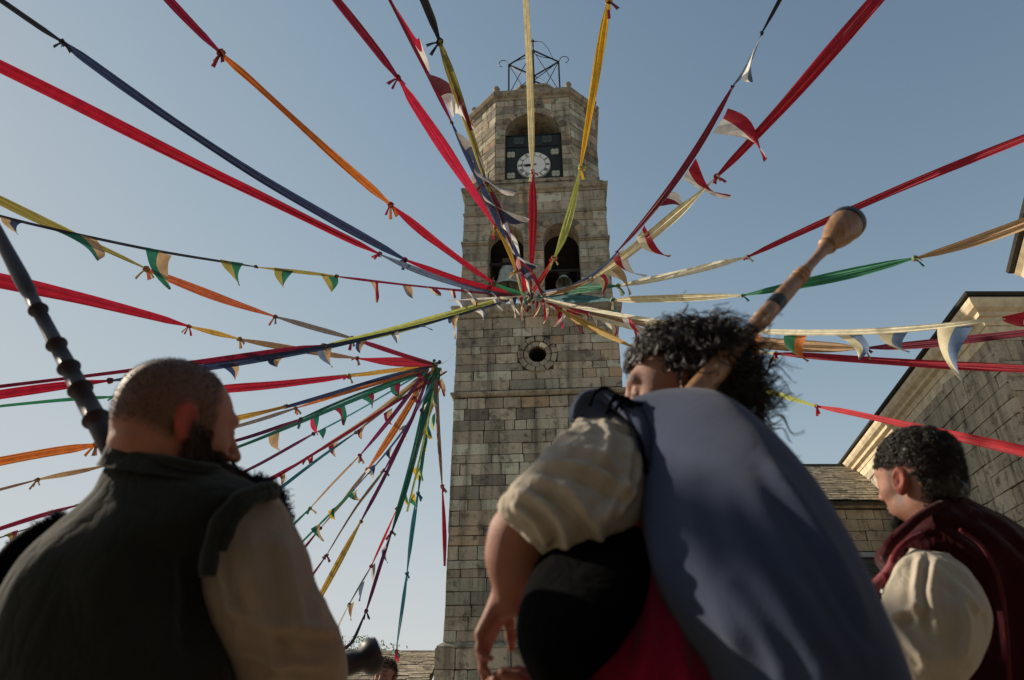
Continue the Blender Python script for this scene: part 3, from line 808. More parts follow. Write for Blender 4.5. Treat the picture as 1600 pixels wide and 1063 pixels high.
# shrub tops behind the low roof
def shrub(name, px, py, Y, w, h, nleaf, lab, seed):
    r = random.Random(seed); base = PY(px, py, Y)
    S = empty(name, (base.x, base.y, 0), 0, lab, 'shrub', 'shrubs behind the low roof')
    st = MB(); lf = MB(); top = base.z
    for k in range(7):
        a = r.uniform(-.5, .5) * w; t = Vector((a, r.uniform(-.2, .2), top + r.uniform(-.1, .5) * h))
        pts = [Vector((a * .2, 0, 0)), Vector((a * .5, 0, top * .6)), t]
        st.tube(pts, [.04, .03, .008], 5)
    n = nleaf
    for k in range(n):
        a = r.gauss(0, .33) * w; z = top + h * (r.random() ** 1.6 - .55) * (1 - .5 * abs(a) / w); y = r.gauss(0, .3)
        c = Vector((a, y, z)); u = Vector((r.gauss(0, 1), r.gauss(0, 1), r.gauss(0, 1))).normalized(); v = u.orthogonal().normalized(); s = r.uniform(.04, .1)
        lf.add([c - u*s, c + v*s*.4, c + u*s, c - v*s*.4], [(0, 1, 2, 3)])
    st.build('stem', M_DARKWOOD, S)
    lf.build('foliage', cloth((.1, .16, .05) if seed % 2 else (.14, .16, .07), .4, 'leaf'), S)['kind'] = 'stuff'
shrub('shrub', 563, 1012, 33, 1.3, 1.1, 500, 'bushy green shrub above the roof ridge, near the black pipe end', 1)
shrub('shrub', 528, 1008, 33, .9, .9, 160, 'sparse pale shrub beside the bald man\'s sleeve', 2)
shrub('shrub', 606, 1016, 33, 1.0, .6, 45, 'thin twiggy shrub on the ridge just left of the small man', 4)
# ------------------------------------------------------------------ ribbons and pennant strings
K = dict(red=(.40,.012,.035), pink=(.58,.025,.08), scarlet=(.58,.025,.04), maroon=(.19,.01,.035), dark=(.02,.022,.03), navy=(.03,.05,.12),
         blue=(.14,.22,.38), orange=(.58,.18,.035), olive=(.3,.26,.07), cream=(.72,.65,.42), pale=(.8,.76,.58), lime=(.5,.55,.16), green=(.03,.22,.11),
         dgreen=(.02,.14,.09), teal=(.04,.2,.24), gold=(.5,.32,.06), yellow=(.75,.47,.03), purple=(.14,.02,.07), tan=(.46,.31,.17), gray=(.17,.15,.14),
         white=(.78,.76,.7), steel=(.12,.17,.27), rust=(.45,.12,.05), magenta=(.24,.02,.1), brown=(.24,.15,.09))
DARKW = {}
H1 = (828, 462); Z1 = 15.0
H2 = (679, 570); Z2 = 20.0
HUB1 = P(*H1, Z1); HUB2 = P(*H2, Z2)
CC = {}
def C_(n, t=.25):
    return cloth(K[n], t, 'cloth_' + n)

def polylen(pts):
    d = [0]
    for a, b in zip(pts[:-1], pts[1:]): d.append(d[-1] + math.hypot(b[0]-a[0], b[1]-a[1]))
    return d

def ribbon_mesh(W, wid, twist0, rr, pleat=.15, nc=7):
    """pleated strip of cloth along the points W (world), with half-turn twists; some thickness comes from the pleats"""
    n = len(W); vs = []
    tw = twist0; T = np.gradient(W, axis=0); T /= np.linalg.norm(T, axis=1)[:, None] + 1e-9
    cam = np.array(CAM)
    ph = [rr.uniform(0, 6.28) for _ in range(3)]
    for i in range(n):
        view = W[i] - cam; view /= np.linalg.norm(view)
        s = np.cross(T[i], view); s /= np.linalg.norm(s) + 1e-9
        nn = np.cross(s, T[i])
        a = twist0 + .55 * math.sin(i / n * 5 + ph[0])
        ca, sa = math.cos(a), math.sin(a)
        u = s * ca + nn * sa; v = nn * ca - s * sa
        for k in range(nc):
            q = k / (nc - 1) * 2 - 1
            depth = (1 if k % 2 else -1) * pleat * (1 + .4 * math.sin(i * .07 + k * 2 + ph[1]))
            # folded layers lie over each other: zig-zag across the width
            vs.append(W[i] + (u * (q * .5 + .07 * math.sin(i * .06 + k * 1.7 + ph[2])) + v * depth * .5) * wid[i])
    fs = [(i*nc+k, i*nc+k+1, (i+1)*nc+k+1, (i+1)*nc+k) for i in range(n-1) for k in range(nc-1)]
    return vs, fs

def knot(parent, p, s, ca, cb, rr, tails=True, dirv=None):
    """two looped turns of cloth and a few short tails"""
    b = MB()
    for t in range(2):
        ax = Vector((rr.gauss(0, 1), rr.gauss(0, 1), rr.gauss(0, 1))).normalized(); u = ax.orthogonal().normalized(); w = ax.cross(u)
        pts = [Vector(p) + (u * math.cos(a) + w * math.sin(a) * .8 + ax * .35 * math.sin(2*a)) * s * .55 for a in [2*math.pi*k/9 for k in range(10)]]
        b.tube(pts, [s * .34 * (1 + .3 * math.sin(k * 2.1 + t)) for k in range(10)], 6, cap=False, mi=t)
    if tails:
        for t in range(rr.choice((2, 3, 3))):
            d = Vector((rr.uniform(-1, 1), rr.uniform(-.6, .6), rr.uniform(-1.3, -.1))).normalized(); L = s * rr.uniform(1.6, 3.0)
            side = d.cross(Vector((0, 1, 0))).normalized() * s * rr.uniform(.4, .75); nd = side.cross(d).normalized() * s * .35
            vs = []
            for k in range(5):
                f = k / 4; c = Vector(p) + d * L * f + Vector((0, 0, -.3 * L * f * f)); sw = .55 + .9 * f
                vs += [c - side * sw * .5, c + nd * (1 if k % 2 else -.4), c + side * sw * .5]
            b.add(vs, [(k*3+j, k*3+j+1, k*3+j+4, k*3+j+3) for k in range(4) for j in (0, 1)], mi=t % 2)
    o = b.build('knot', [C_(ca), C_(cb)], parent, world=True, smooth=True)
    return o

def pennant(parent, b0, b1, tip, ca, cb, string_fun, rr, curl=.25):
    """a small triangular flag sewn from two colours; b0, b1 on the cord, tip in pixels"""
    def wp(p):
        return np.array(P(p[0], p[1], string_fun(p)))
    A, B = wp(b0), wp(b1); z = (string_fun(b0) + string_fun(b1)) / 2
    Tp = np.array(P(tip[0], tip[1], z + rr.uniform(-.15, .15)))
    L = np.linalg.norm(Tp - (A+B)/2); nrm = np.cross(B - A, Tp - A); nrm = nrm / (np.linalg.norm(nrm) + 1e-9)
    if np.linalg.norm(np.cross(B-A, Tp-A)) < 1e-4: nrm = np.array([0, 1, 0.])
    sgn = rr.choice((-1, 1)); ph = rr.uniform(0, 6)
    nu, nv = 6, 9; vs = []; fs = []; mi = []
    side = (B - A)
    for j in range(nv + 1):
        f = j / nv
        for i in range(nu + 1):
            u = i / nu
            uu = .5 + (u - .5) * (1 - f) ** .9
            p = A * (1 - uu) + B * uu + (Tp - (A+B)/2) * f
            p = p + nrm * L * sgn * (curl * .7 * math.sin(f * 3.0 + .5) * (.3 + .7 * f) + .06 * math.sin(f * 5 + u * 4 + ph)) + side * .22 * math.sin(f * math.pi) * sgn
            vs.append(p)
    for j in range(nv):
        for i in range(nu):
            fs.append((j*(nu+1)+i, j*(nu+1)+i+1, (j+1)*(nu+1)+i+1, (j+1)*(nu+1)+i)); mi.append(0 if i < nu // 2 else 1)
    me = mesh('pennant', vs, fs, True)
    if len(me.polygons) == len(mi): me.polygons.foreach_set('material_index', mi)
    o = obj('pennant', me, [C_(ca, .3), C_(cb, .3)], parent, world=True)
    # little ties that hold it to the cord
    return o

NST = [0]
def strand(label, segs, zs, flags=(), group=None, cat='ribbon', name='ribbon_strand', thin=False, seed=None, tails=True, knots=True):
    """segs: [(colour, [(x, y, width_px), ...]), ...]; zs=(depth at the first point, depth at the last)"""
    NST[0] += 1; rr = random.Random(seed or NST[0] * 13 + 5)
    allp = []
    for c, pts in segs: allp += [(p[0], p[1]) for p in pts]
    dl = polylen(allp); tot = dl[-1]
    i0, i1 = 1 / zs[0], 1 / zs[1]
    ap = np.array(allp, float)
    def zf(p):
        # depth of the point of the string nearest to the pixel
        best = None
        for k in range(len(allp) - 1):
            a = ap[k]; b = ap[k+1]; ab = b - a; L2 = (ab**2).sum()
            t = 0 if L2 < 1e-6 else max(0, min(1, ((np.array(p) - a) * ab).sum() / L2)); q = a + ab * t
            d = ((q - np.array(p))**2).sum()
            if best is None or d < best[0]: best = (d, dl[k] + math.sqrt(L2) * t)
        f = best[1] / tot
        return 1 / (i0 * (1 - f) + i1 * f)
    start = P(allp[0][0], allp[0][1], zs[0])
    S = empty(name, tuple(start), 0, label, cat, group)
    idx = 0
    for si, (c, pts) in enumerate(segs):
        sub = dl[idx:idx+len(pts)]
        if si > 0:                                  # cloth runs on from the knot
            pts = [(segs[si-1][1][-1][0], segs[si-1][1][-1][1], pts[0][2])] + list(pts); sub = [dl[idx-1]] + list(sub)
        n = max(6, int((sub[-1] - sub[0]) / (14 if thin else 9)) + 2)
        arr = np.array([(p[0], p[1], p[2], d) for p, d in zip(pts, sub)], float)
        if len(arr) > 3:                            # taut cloth: one even sag between its two ends
            t = (arr[:, 3] - arr[0, 3]) / (arr[-1, 3] - arr[0, 3]); w_ = (t * (1 - t))[1:-1]
            for c2 in (0, 1):
                base = arr[0, c2] * (1 - t) + arr[-1, c2] * t
                k_ = ((arr[1:-1, c2] - base[1:-1]) * w_).sum() / (w_ * w_).sum()
                arr[1:-1, c2] = .2 * arr[1:-1, c2] + .8 * (base[1:-1] + k_ * w_)
        cr = catmull(arr, n)
        W = []; wid = []
        for k, (x, y, w, d) in enumerate(cr):
            f = min(1, max(0, d / tot)); z = 1 / (i0 * (1 - f) + i1 * f)
            pinch = 1.0
            if knots:
                dd = min(d - sub[0] if si > 0 else 1e9, sub[-1] - d if si < len(segs) - 1 else 1e9)
                pinch = .45 + .55 * min(1, dd / 34)
            W.append(np.array(P(x, y, z))); wid.append(max(.6, w * 1.14) * z / FPX * pinch)
        x0, y0 = allp[0]
        if si == 0 and (x0 < 0 or x0 > 1600 or y0 < 0 or (y0 > 700 and x0 < 545)):
            # the strand runs on in the same line towards the house it is tied to
            dv = W[0] - W[min(4, len(W)-1)]; dv /= np.linalg.norm(dv); Lx = 6.0 if not (y0 > 700 and x0 > 0) else 3.0
            if dv[2] < 0: Lx = min(Lx, max(.2, (W[0][2] - .3) / -dv[2]))
            ext = [W[0] + dv*Lx*(1 - q/8) for q in range(8)]; W = ext + W; wid = [wid[0]]*8 + wid
        vs, fs = ribbon_mesh(np.array(W), wid, rr.uniform(-.5, .5), rr, nc=5 if thin else 9)
        obj('ribbon', mesh('ribbon', vs, fs, not thin and False), C_(c), S, world=True)
        if si < len(segs) - 1 and knots:
            x, y, w = pts[-1]; w2 = segs[si+1][1][0][2]; f = sub[-1] / tot; z = 1 / (i0*(1-f) + i1*f)
            knot(S, P(x, y, z), max(4.2, (w + w2) * .42) * z / FPX, c, segs[si+1][0], rr, tails)
        idx += len(segs[si][1])
    for fl in flags:
        pennant(S, (fl[0], fl[1]), (fl[2], fl[3]), (fl[4], fl[5]), fl[6], fl[7], zf, rr, fl[8] if len(fl) > 8 else .22)
    return S

h1 = lambda w=4, dx=0, dy=0: (H1[0]+dx, H1[1]+dy, w)
G1 = 'ribbon strands that meet in front of the bell arches'; G2 = 'ribbon strands that meet beside the tower shaft'
# --- upper left fan
strand('dark to navy blue ribbon strand ending in red, topmost on the upper left', [('dark', [(-30,-22,9),(5,3,8),(60,42,8),(98,66,7)]), ('navy', [(104,70,10),(198,136,13),(282,196,14),(400,277,16),(513,339,14),(560,365,12),(633,406,8)]), ('red', [(640,408,6),(700,430,9),(745,448,9),h1(5,-20,0)])], (6.5, 15), group=G1)
strand('broad crimson ribbon strand below the navy one, tied to grey blue near its end', [('red', [(-30,88,15),(0,104,16),(100,150,16),(200,205,17),(300,257,18),(400,302,18),(480,342,16),(541,372,14),(593,397,8)]), ('steel', [(597,399,5),(640,417,8),(690,437,8),(745,455,7),h1(5,-22,2)])], (6.3, 15), group=G1)
strand('maroon, orange and red ribbon strand coming down from the upper left', [('maroon', [(240,-28,13),(262,0,13),(300,38,12),(345,83,9)]), ('orange', [(352,92,11),(400,126,14),(456,181,15),(513,240,15),(570,290,12),(610,320,8)]), ('red', [(616,326,7),(660,365,14),(700,392,15),(740,424,12),(772,443,7)]), ('green', [(776,446,6),(800,455,8),h1(5,-8,0)])], (6.5, 15), group=G1)
strand('bright pink red ribbon strand running down to the left bell arch', [('maroon', [(505,-28,12),(527,0,12),(575,60,11),(622,122,9)]), ('pink', [(630,136,9),(645,160,13),(682,212,17),(710,254,18),(748,312,15),(774,354,8)]), ('gold', [(778,362,6),(795,390,7),(806,425,6)]), ('cream', [(808,430,5),h1(4,-10,4)])], (6.8, 14.6), group=G1)
strand('black and olive cream ribbon strand left of the clock, ending in maroon', [('dark', [(650,-26,12),(662,0,12),(676,36,11),(687,66,9)]), ('olive', [(690,76,11),(712,140,14),(735,205,14),(752,262,11),(760,286,7)]), ('maroon', [(764,292,7),(785,340,10),(805,395,9),(820,440,6)])], (7.2, 14.7), group=G1)
strand('cream ribbon hanging straight down over the clock, tied to a red one', [('cream', [(820,-28,9),(821,0,10),(827,100,11),(831,200,9),(832,268,6)]), ('red', [(833,280,8),(835,330,11),(832,375,9),(828,412,7),(829,455,4)])], (8.5, 14.5), group=G1)
strand('yellow ribbon strand right of the clock, turning striped lime and then red', [('purple', [(990,-30,6),(962,-12,8),(951,2,8)]), ('yellow', [(944,16,10),(936,80,13),(927,150,13),(916,215,11),(907,262,7)]), ('lime', [(904,276,7),(893,325,12),(880,372,10),(866,404,6)]), ('scarlet', [(860,412,8),(848,434,9),(833,456,5)])], (8.0, 14.7), group=G1)
# --- bunting strings of hub 1
strand('red and navy pennant string left of the clock', [('maroon', [(596,-24,6),(612,4,6),(640,62,6),(665,110,5),(688,155,6),(706,192,5)]), ('navy', [(708,198,5),(730,250,7),(765,318,8),(792,372,7),(818,440,5)])], (7.5, 14.6),
       flags=[(616,8,664,108,655,60,'red','white',.15),(668,112,704,188,741,200,'maroon','white',.2),(712,205,742,262,758,262,'white','steel',.2),(738,245,748,275,804,304,'steel','white',.12),(755,300,768,328,826,346,'white','navy',.12),(772,330,784,352,812,400,'navy','white',.2),(788,368,797,385,836,420,'white','navy',.15),(796,385,806,410,822,455,'maroon','red',.15),(800,400,812,430,850,458,'red','navy',.15),(806,420,816,446,834,466,'navy','cream',.2)], group='pennant strings that meet in front of the bell arches', cat='pennant string', name='pennant_string', thin=True, tails=False)
strand('maroon pennant string with red and white flags on the upper right', [('dark', [(1236,-34,6),(1218,0,6),(1190,52,5)]), ('steel', [(1188,58,4),(1166,108,6),(1144,136,4)]), ('maroon', [(1140,145,7),(1095,220,10),(1050,292,9),(1000,356,7),(964,394,5)]), ('blue', [(960,400,5),(930,428,8),(885,452,8),(850,458,6)])], (6.8, 14.8),
       flags=[(1196,52,1168,98,1172,128,'steel','white',.2),(1136,170,1116,206,1198,249,'red','white',.14),(1086,250,1068,276,1140,310,'red','white',.14),(1046,300,1030,322,1068,330,'white','maroon',.2),(1008,350,996,370,1046,402,'red','pale',.2),(975,388,960,402,1008,434,'white','red',.25),(955,412,938,424,986,460,'tan','cream',.15),(944,425,928,438,942,462,'red','cream',.2)], group='pennant strings that meet in front of the bell arches', cat='pennant string', name='pennant_string', thin=False, tails=False)
# --- right fan
strand('thick doubled red ribbon on the upper right, knotted to a cream one', [('red', [(1395,-28,21),(1370,2,20),(1300,78,19),(1240,150,18),(1180,212,15),(1120,276,9)]), ('cream', [(1096,303,6),(1060,330,14),(1010,370,14),(960,413,11),(925,436,6)]), ('tan', [(920,438,6),(880,455,6),(845,462,5)])], (6.4, 14.8), group=G1)
strand('red ribbon crossing behind the pipe bell, continued in cream towards the tower', [('red', [(1640,200,11),(1600,218,12),(1500,256,12),(1400,296,11),(1280,350,10),(1168,402,6)]), ('pale', [(1156,403,6),(1100,420,12),(1040,434,12),(966,447,6)]), ('green', [(955,447,8),(905,450,14),(862,458,8)])], (6.4, 14.8), group=G1)
strand('tan and green ribbon strand, tied to a long cream length right of the bells', [('tan', [(1640,334,17),(1600,350,16),(1520,376,15),(1430,404,8)]), ('green', [(1416,405,7),(1340,425,14),(1250,445,12),(1160,462,6)]), ('cream', [(1150,461,5),(1080,465,12),(1000,467,10),(958,469,7)]), ('teal', [(952,470,7),(910,467,12),(860,463,8),(840,463,5)])], (6.4, 14.9), group=G1)
strand('cream pennant string with green, orange and blue white flags on the right', [('scarlet', [(1640,486,6),(1600,492,8),(1568,497,6)]), ('pale', [(1560,498,5),(1450,512,9),(1330,520,9),(1200,521,9),(1080,510,8),(980,492,7),(900,478,6),(850,468,5)])], (6.6, 14.6),
       flags=[(1612,486,1566,495,1606,512,'red','red',.1),(1520,508,1468,514,1504,598,'blue','cream',.14),(1422,516,1374,520,1420,552,'blue','cream',.2),(1346,522,1304,524,1344,562,'blue','cream',.25),(1262,524,1226,524,1262,566,'orange','green',.2),(1192,524,1170,522,1189,572,'orange','green',.2),(1128,517,1108,514,1130,548,'tan','green',.25),(1078,511,1058,508,1076,545,'orange','green',.2),(1030,503,1012,500,1024,541,'orange','green',.2),(988,496,972,493,1002,522,'pink','white',.2)], group='pennant strings that meet in front of the bell arches', cat='pennant string', name='pennant_string', tails=False, knots=False)
strand('wide tan ribbon behind the pipe, tied to a dark red one near the church corner', [('maroon', [(1640,516,10),(1600,522,12),(1500,533,12),(1420,540,10),(1352,544,6)]), ('tan', [(1344,544,8),(1280,543,17),(1200,540,17),(1120,530,13),(1040,512,9),(960,492,8),(880,476,5)])], (7.0, 14.8), group=G1)
strand('crimson ribbon passing below the tan one towards the right edge', [('red', [(1640,578,11),(1600,575,12),(1500,572,15),(1400,566,15),(1300,560,13),(1212,553,7)]), ('pale', [(1202,551,6),(1140,543,10),(1060,530,12),(980,510,10),(920,492,6)]), ('pink', [(914,490,5),(880,478,7),(850,468,4)])], (7.2, 14.8), group=G1)
strand('lowest strand on the right, crimson beyond the curly hair and lime near it', [('scarlet', [(1640,716,17),(1600,706,17),(1500,686,16),(1400,661,13),(1320,643,10),(1276,635,6)]), ('lime', [(1270,633,6),(1180,605,9),(1100,580,10),(1010,548,9),(992,544,5)]), ('gold', [(986,541,5),(940,518,9),(900,500,10),(875,484,6)]), ('red', [(870,480,6),(850,470,5)])], (5.6, 14.8), group=G1)
strand('short string of drooping pink flags just right of the meeting point', [('red', [(1040,530,4),(980,505,5),(900,485,6),(846,470,5)])], (13.0, 14.6),
       flags=[(846,470,856,474,850,506,'pink','cream',.15),(858,476,868,480,880,513,'white','pink',.2),(866,477,886,483,866,511,'pink','white',.2),(886,480,905,488,912,522,'pink','red',.2),(852,462,862,466,868,490,'red','cream',.2),(892,455,906,462,922,488,'cream','tan',.2),(872,452,884,456,896,482,'pink','red',.2),(838,470,846,474,832,498,'red','cream',.2),(915,488,930,492,960,516,'white','cream',.1)], group='pennant strings that meet in front of the bell arches', cat='pennant string', name='pennant_string', thin=True, knots=False)
# --- left pennant string and lime strand of hub 1
strand('thin dark string with green and tan pennants on the left', [('dark', [(-30,330,4),(0,339,4),(56,353,4),(141,370,4),(254,394,4),(400,417,4)]), ('olive', [(402,418,4),(460,424,5),(526,432,4)]), ('maroon', [(530,433,4),(626,445,4),(710,453,5),(800,462,5)])], (7.0, 14.8),
       flags=[(0,339,36,348,28,366,'tan','navy',.2),(94,362,152,374,153,408,'dgreen','tan',.15),(224,388,270,398,266,452,'dgreen','tan',.1),(344,405,378,412,376,446,'olive','dgreen',.3),(428,418,458,424,444,450,'olive','dgreen',.35),(500,428,528,433,516,458,'olive','dgreen',.35),(578,438,592,442,588,473,'tan','maroon',.12),(628,444,642,446,645,470,'gray','tan',.3),(664,448,684,451,687,464,'pale','maroon',.3),(700,452,712,454,710,468,'pale','maroon',.3),(724,452,738,456,745,472,'white','steel',.2),(764,456,776,460,788,474,'white','maroon',.2),(786,460,800,464,812,492,'white','steel',.2),(806,462,816,466,824,492,'pale','maroon',.2)], group='pennant strings that meet in front of the bell arches', cat='pennant string', name='pennant_string', thin=True, tails=False)
strand('lime ribbon from the meeting point down left, turning maroon over the bald head', [('maroon', [(-30,608,7),(0,603,7),(130,588,6),(240,574,6),(310,568,7),(420,552,9),(505,541,8)]), ('lime', [(512,540,7),(600,522,10),(690,495,12),(760,474,10),(800,462,5)])], (7.2, 14.9), tails=False, group=G1)
strand('navy string with blue and tan pennants beside the maroon one, above the bald head', [('red', [(-30,622,12),(0,613,13),(100,604,12),(172,595,8)]), ('navy', [(184,594,7),(300,574,10),(400,559,10),(490,546,8),(540,538,6),(640,515,4),(760,480,4),(812,464,4)])], (7.2, 14.9),
       flags=[(340,570,370,566,366,594,'navy','tan',.2),(418,560,446,556,434,574,'navy','tan',.25),(494,547,518,543,520,574,'steel','tan',.15),(556,535,574,531,563,552,'navy','tan',.2),(646,513,662,509,676,514,'steel','steel',.3),(610,521,622,518,620,540,'steel','white',.2),(700,497,712,493,704,506,'navy','navy',.2),(706,495,716,492,712,530,'tan','cream',.1),(740,484,758,479,755,500,'white','steel',.2)], group='pennant strings that meet in front of the bell arches', cat='pennant string', name='pennant_string', tails=False)
# --- hub 2
strand('olive, orange and grey brown ribbon strand from the left edge to the side knot', [('olive', [(-30,298,12),(0,312,12),(60,344,12),(140,378,10),(228,420,7)]), ('rust', [(238,427,8),(300,450,11),(360,472,11),(430,495,6)]), ('gray', [(437,497,6),(490,513,8),(550,529,7)]), ('maroon', [(556,530,6),(610,549,8),(655,563,7),(679,570,4)])], (7.2, 20), group=G2)
strand('broad red ribbon strand behind the dark pipe, gold and brown in its middle', [('red', [(-30,433,20),(0,440,20),(70,455,22),(150,474,20),(230,494,13),(295,510,6)]), ('gold', [(304,513,6),(340,522,7),(374,530,5)]), ('brown', [(380,532,7),(450,544,8),(520,556,7),(558,560,5)]), ('red', [(566,562,6),(610,566,13),(650,567,11),(679,570,5)])], (7.2, 20), group=G2)
strand('red ribbon with a green overlay and gold end, level with the bald forehead', [('green', [(-30,640,5),(0,632,5),(100,626,5),(180,620,5)]), ('red', [(190,618,7),(300,612,10),(370,606,13),(440,602,12),(545,588,8)]), ('gold', [(556,587,6),(610,579,7),(672,572,5)])], (8.5, 20), group=G2)
strand('green ribbon laid over the red one beside the bald forehead', [('green', [(440,598,5),(500,593,6),(552,586,5),(640,575,4)])], (15, 20), group=G2)
strand('gold to navy ribbon strand, first below the red one by the beard', [('gold', [(290,675,8),(360,656,9),(410,645,8),(452,634,7)]), ('navy', [(454,634,8),(560,604,9),(620,588,8),(674,572,5)])], (12, 20), knots=False, group=G2)
strand('grey and orange thin strand below the navy ribbon', [('orange', [(-30,727,14),(0,720,13),(80,706,12),(150,695,10)]), ('gray', [(160,693,6),(300,683,6),(380,662,7),(462,638,6)]), ('orange', [(466,637,4),(560,608,5),(670,576,4)])], (8, 20), group=G2)
strand('dark green strand with a purple length by the beard', [('brown', [(-30,772,4),(0,765,4),(58,750,5)]), ('tan', [(64,748,6),(120,738,8),(168,727,6)]), ('purple', [(180,724,5),(300,700,5),(380,690,5),(470,655,5)]), ('dgreen', [(477,651,4),(560,616,5),(668,576,4)])], (8, 20), group=G2)
strand('green cord with red and green pennants left of the side knot', [('maroon', [(-30,838,6),(0,826,6),(60,808,6),(120,790,5)]), ('dgreen', [(130,786,5),(300,720,5),(380,700,6),(440,674,7),(520,638,6),(600,604,6),(670,577,5)])], (8.5, 20),
       flags=[(418,683,437,674,437,704,'tan','tan',.1),(484,656,498,648,497,680,'pink','dgreen',.1),(522,640,540,632,536,665,'maroon','dgreen',.1),(564,622,582,614,581,638,'dgreen','maroon',.1),(608,603,626,596,626,622,'dgreen','maroon',.1),(646,588,664,578,666,602,'maroon','dgreen',.1)], group='pennant strings that meet beside the tower shaft', cat='pennant string', name='pennant_string', thin=True, tails=False)
strand('thin teal and purple strand with one brown pennant at its outer end', [('dark', [(-30,852,3),(0,840,3),(100,808,3)]), ('purple', [(104,806,4),(300,770,5),(390,733,6),(490,678,5)]), ('teal', [(494,676,3),(560,641,3),(655,585,3)])], (8.5, 20),
       flags=[(6,836,28,828,14,852,'olive','maroon',.1),(496,674,508,668,504,688,'dgreen','dgreen',.1)], group='pennant strings that meet beside the tower shaft', cat='pennant string', name='pennant_string', thin=True, tails=False)
strand('brown and olive doubled ribbon crossing the purple strands', [('maroon', [(380,770,3),(420,749,4),(480,716,4)]), ('tan', [(484,714,4),(520,690,6),(580,652,6),(640,605,6),(668,580,4)])], (14, 20), group=G2, thin=True)
strand('maroon cord with dark red and tan pennants left of the side knot', [('maroon', [(400,765,3),(440,742,4),(500,705,4),(560,665,4),(620,625,4),(690,588,4),(698,580,3)])], (14, 20.4),
       flags=[(433,743,446,736,440,758,'maroon','tan',.1),(480,718,490,712,484,728,'red','maroon',.1),(514,698,528,690,524,714,'maroon','tan',.1),(558,672,572,664,565,686,'maroon','tan',.1),(598,646,614,638,612,664,'maroon','tan',.1),(642,624,654,612,650,635,'maroon','tan',.1),(680,600,692,590,694,620,'maroon','tan',.1)], group='pennant strings that meet beside the tower shaft', cat='pennant string', name='pennant_string', thin=True, knots=False)
strand('teal blue thin strand emerging from the furred shoulder', [('teal', [(420,778,4),(445,757,5),(500,716,5),(556,676,4)]), ('olive', [(558,674,3),(610,632,4),(668,584,3)])], (14, 20), group=G2, thin=True, tails=False)
strand('green, tan and magenta strand ending behind the sleeve', [('green', [(420,855,4),(452,826,4),(484,795,4)]), ('tan', [(487,792,3),(520,755,4),(562,712,4)]), ('magenta', [(566,708,4),(610,655,6),(650,600,6),(668,578,4)])], (13, 20), group=G2, thin=True)
strand('orange ribbon strand with a brown lower length', [('maroon', [(440,910,4),(462,874,4),(500,826,4)]), ('brown', [(503,823,4),(540,778,6),(574,734,5)]), ('orange', [(577,730,6),(610,682,9),(645,625,8),(668,582,5)])], (13, 20), group=G2, thin=True, tails=False)
strand('green cord with green and yellow pennants beside the orange strand', [('green', [(440,880,3),(470,848,3),(520,800,3),(553,765,3)]), ('blue', [(556,762,2),(600,710,3),(640,660,3),(680,590,3)])], (13, 20),
       flags=[(460,852,470,846,474,870,'dgreen','yellow',.1),(486,826,500,818,506,846,'dgreen','tan',.1),(512,800,524,792,524,812,'yellow','dgreen',.1),(544,775,558,765,562,782,'dgreen','tan',.1),(570,738,584,726,582,752,'white','navy',.1),(602,708,612,698,616,722,'navy','white',.1),(622,670,634,664,636,688,'white','gray',.1),(656,640,668,628,664,652,'dark','white',.15)], group='pennant strings that meet beside the tower shaft', cat='pennant string', name='pennant_string', thin=True, knots=False)
strand('purple strand with a brown length, left of the gold ribbon', [('purple', [(470,925,4),(510,868,4),(505,874,4)][:2]), ('brown', [(513,865,4),(555,795,5),(600,735,5)]), ('magenta', [(603,730,4),(640,665,6),(664,600,5),(672,580,4)])], (12.5, 20), group=G2, thin=True)
strand('golden ribbon below a long purple one, reaching behind the sleeve', [('gold', [(480,968,6),(494,944,7),(530,878,8),(564,815,5)]), ('purple', [(567,810,5),(600,745,5),(640,665,4),(670,585,4)])], (12, 20), group=G2, thin=True, tails=False)
strand('thick green ribbon plunging from the side knot, purple and dark lower down', [('dark', [(540,1012,4),(552,1000,4),(572,955,4)]), ('purple', [(574,950,5),(595,880,5),(612,832,5)]), ('dgreen', [(614,826,5),(632,770,8),(650,705,10),(664,640,10),(674,590,7)]), ], (12.5, 20), group=G2)
strand('red and white cord with faded pennants, left of the dark green ribbon', [('white', [(523,995,3),(530,975,3),(545,945,3)]), ('gray', [(547,942,3),(562,915,3),(580,885,3)]), ('scarlet', [(582,880,3),(600,840,4),(620,795,4)]), ('gold', [(622,790,4),(645,725,5),(665,655,5),(690,600,3)])], (12.5, 20.3),
       flags=[(545,948,552,940,549,970,'brown','tan',.1),(562,915,568,908,562,940,'steel','steel',.1),(579,888,586,880,585,910,'white','gray',.1),(596,862,602,852,606,880,'steel','white',.1),(628,772,636,765,638,790,'yellow','green',.1),(644,735,654,725,656,752,'yellow','lime',.15),(660,690,668,680,666,705,'yellow','dgreen',.1),(672,655,680,645,678,672,'lime','dgreen',.15)], group='pennant strings that meet beside the tower shaft', cat='pennant string', name='pennant_string', thin=True, tails=False)
strand('long teal strand falling to the low slate roof, red at its foot', [('scarlet', [(615,1050,4),(617,1040,5),(619,1018,5)]), ('teal', [(620,1012,4),(629,950,5),(636,896,5)]), ('teal', [(637,892,5),(645,820,6),(653,771,5)]), ('dgreen', [(654,768,4),(662,700,5),(672,625,5),(678,580,4)])], (13, 20), group=G2, thin=True)
strand('brown strand tied to a red ribbon against the tower edge', [('red', [(695,885,3),(695,840,6),(691,760,5)]), ('brown', [(690,752,4),(686,690,7),(682,620,8),(680,582,5)])], (15, 20), group=G2, tails=True)
strand('short bright green sash hanging from the side knot', [('green', [(684,574,10),(678,592,15),(674,612,12)])], (20, 19.8), group=G2, knots=False)

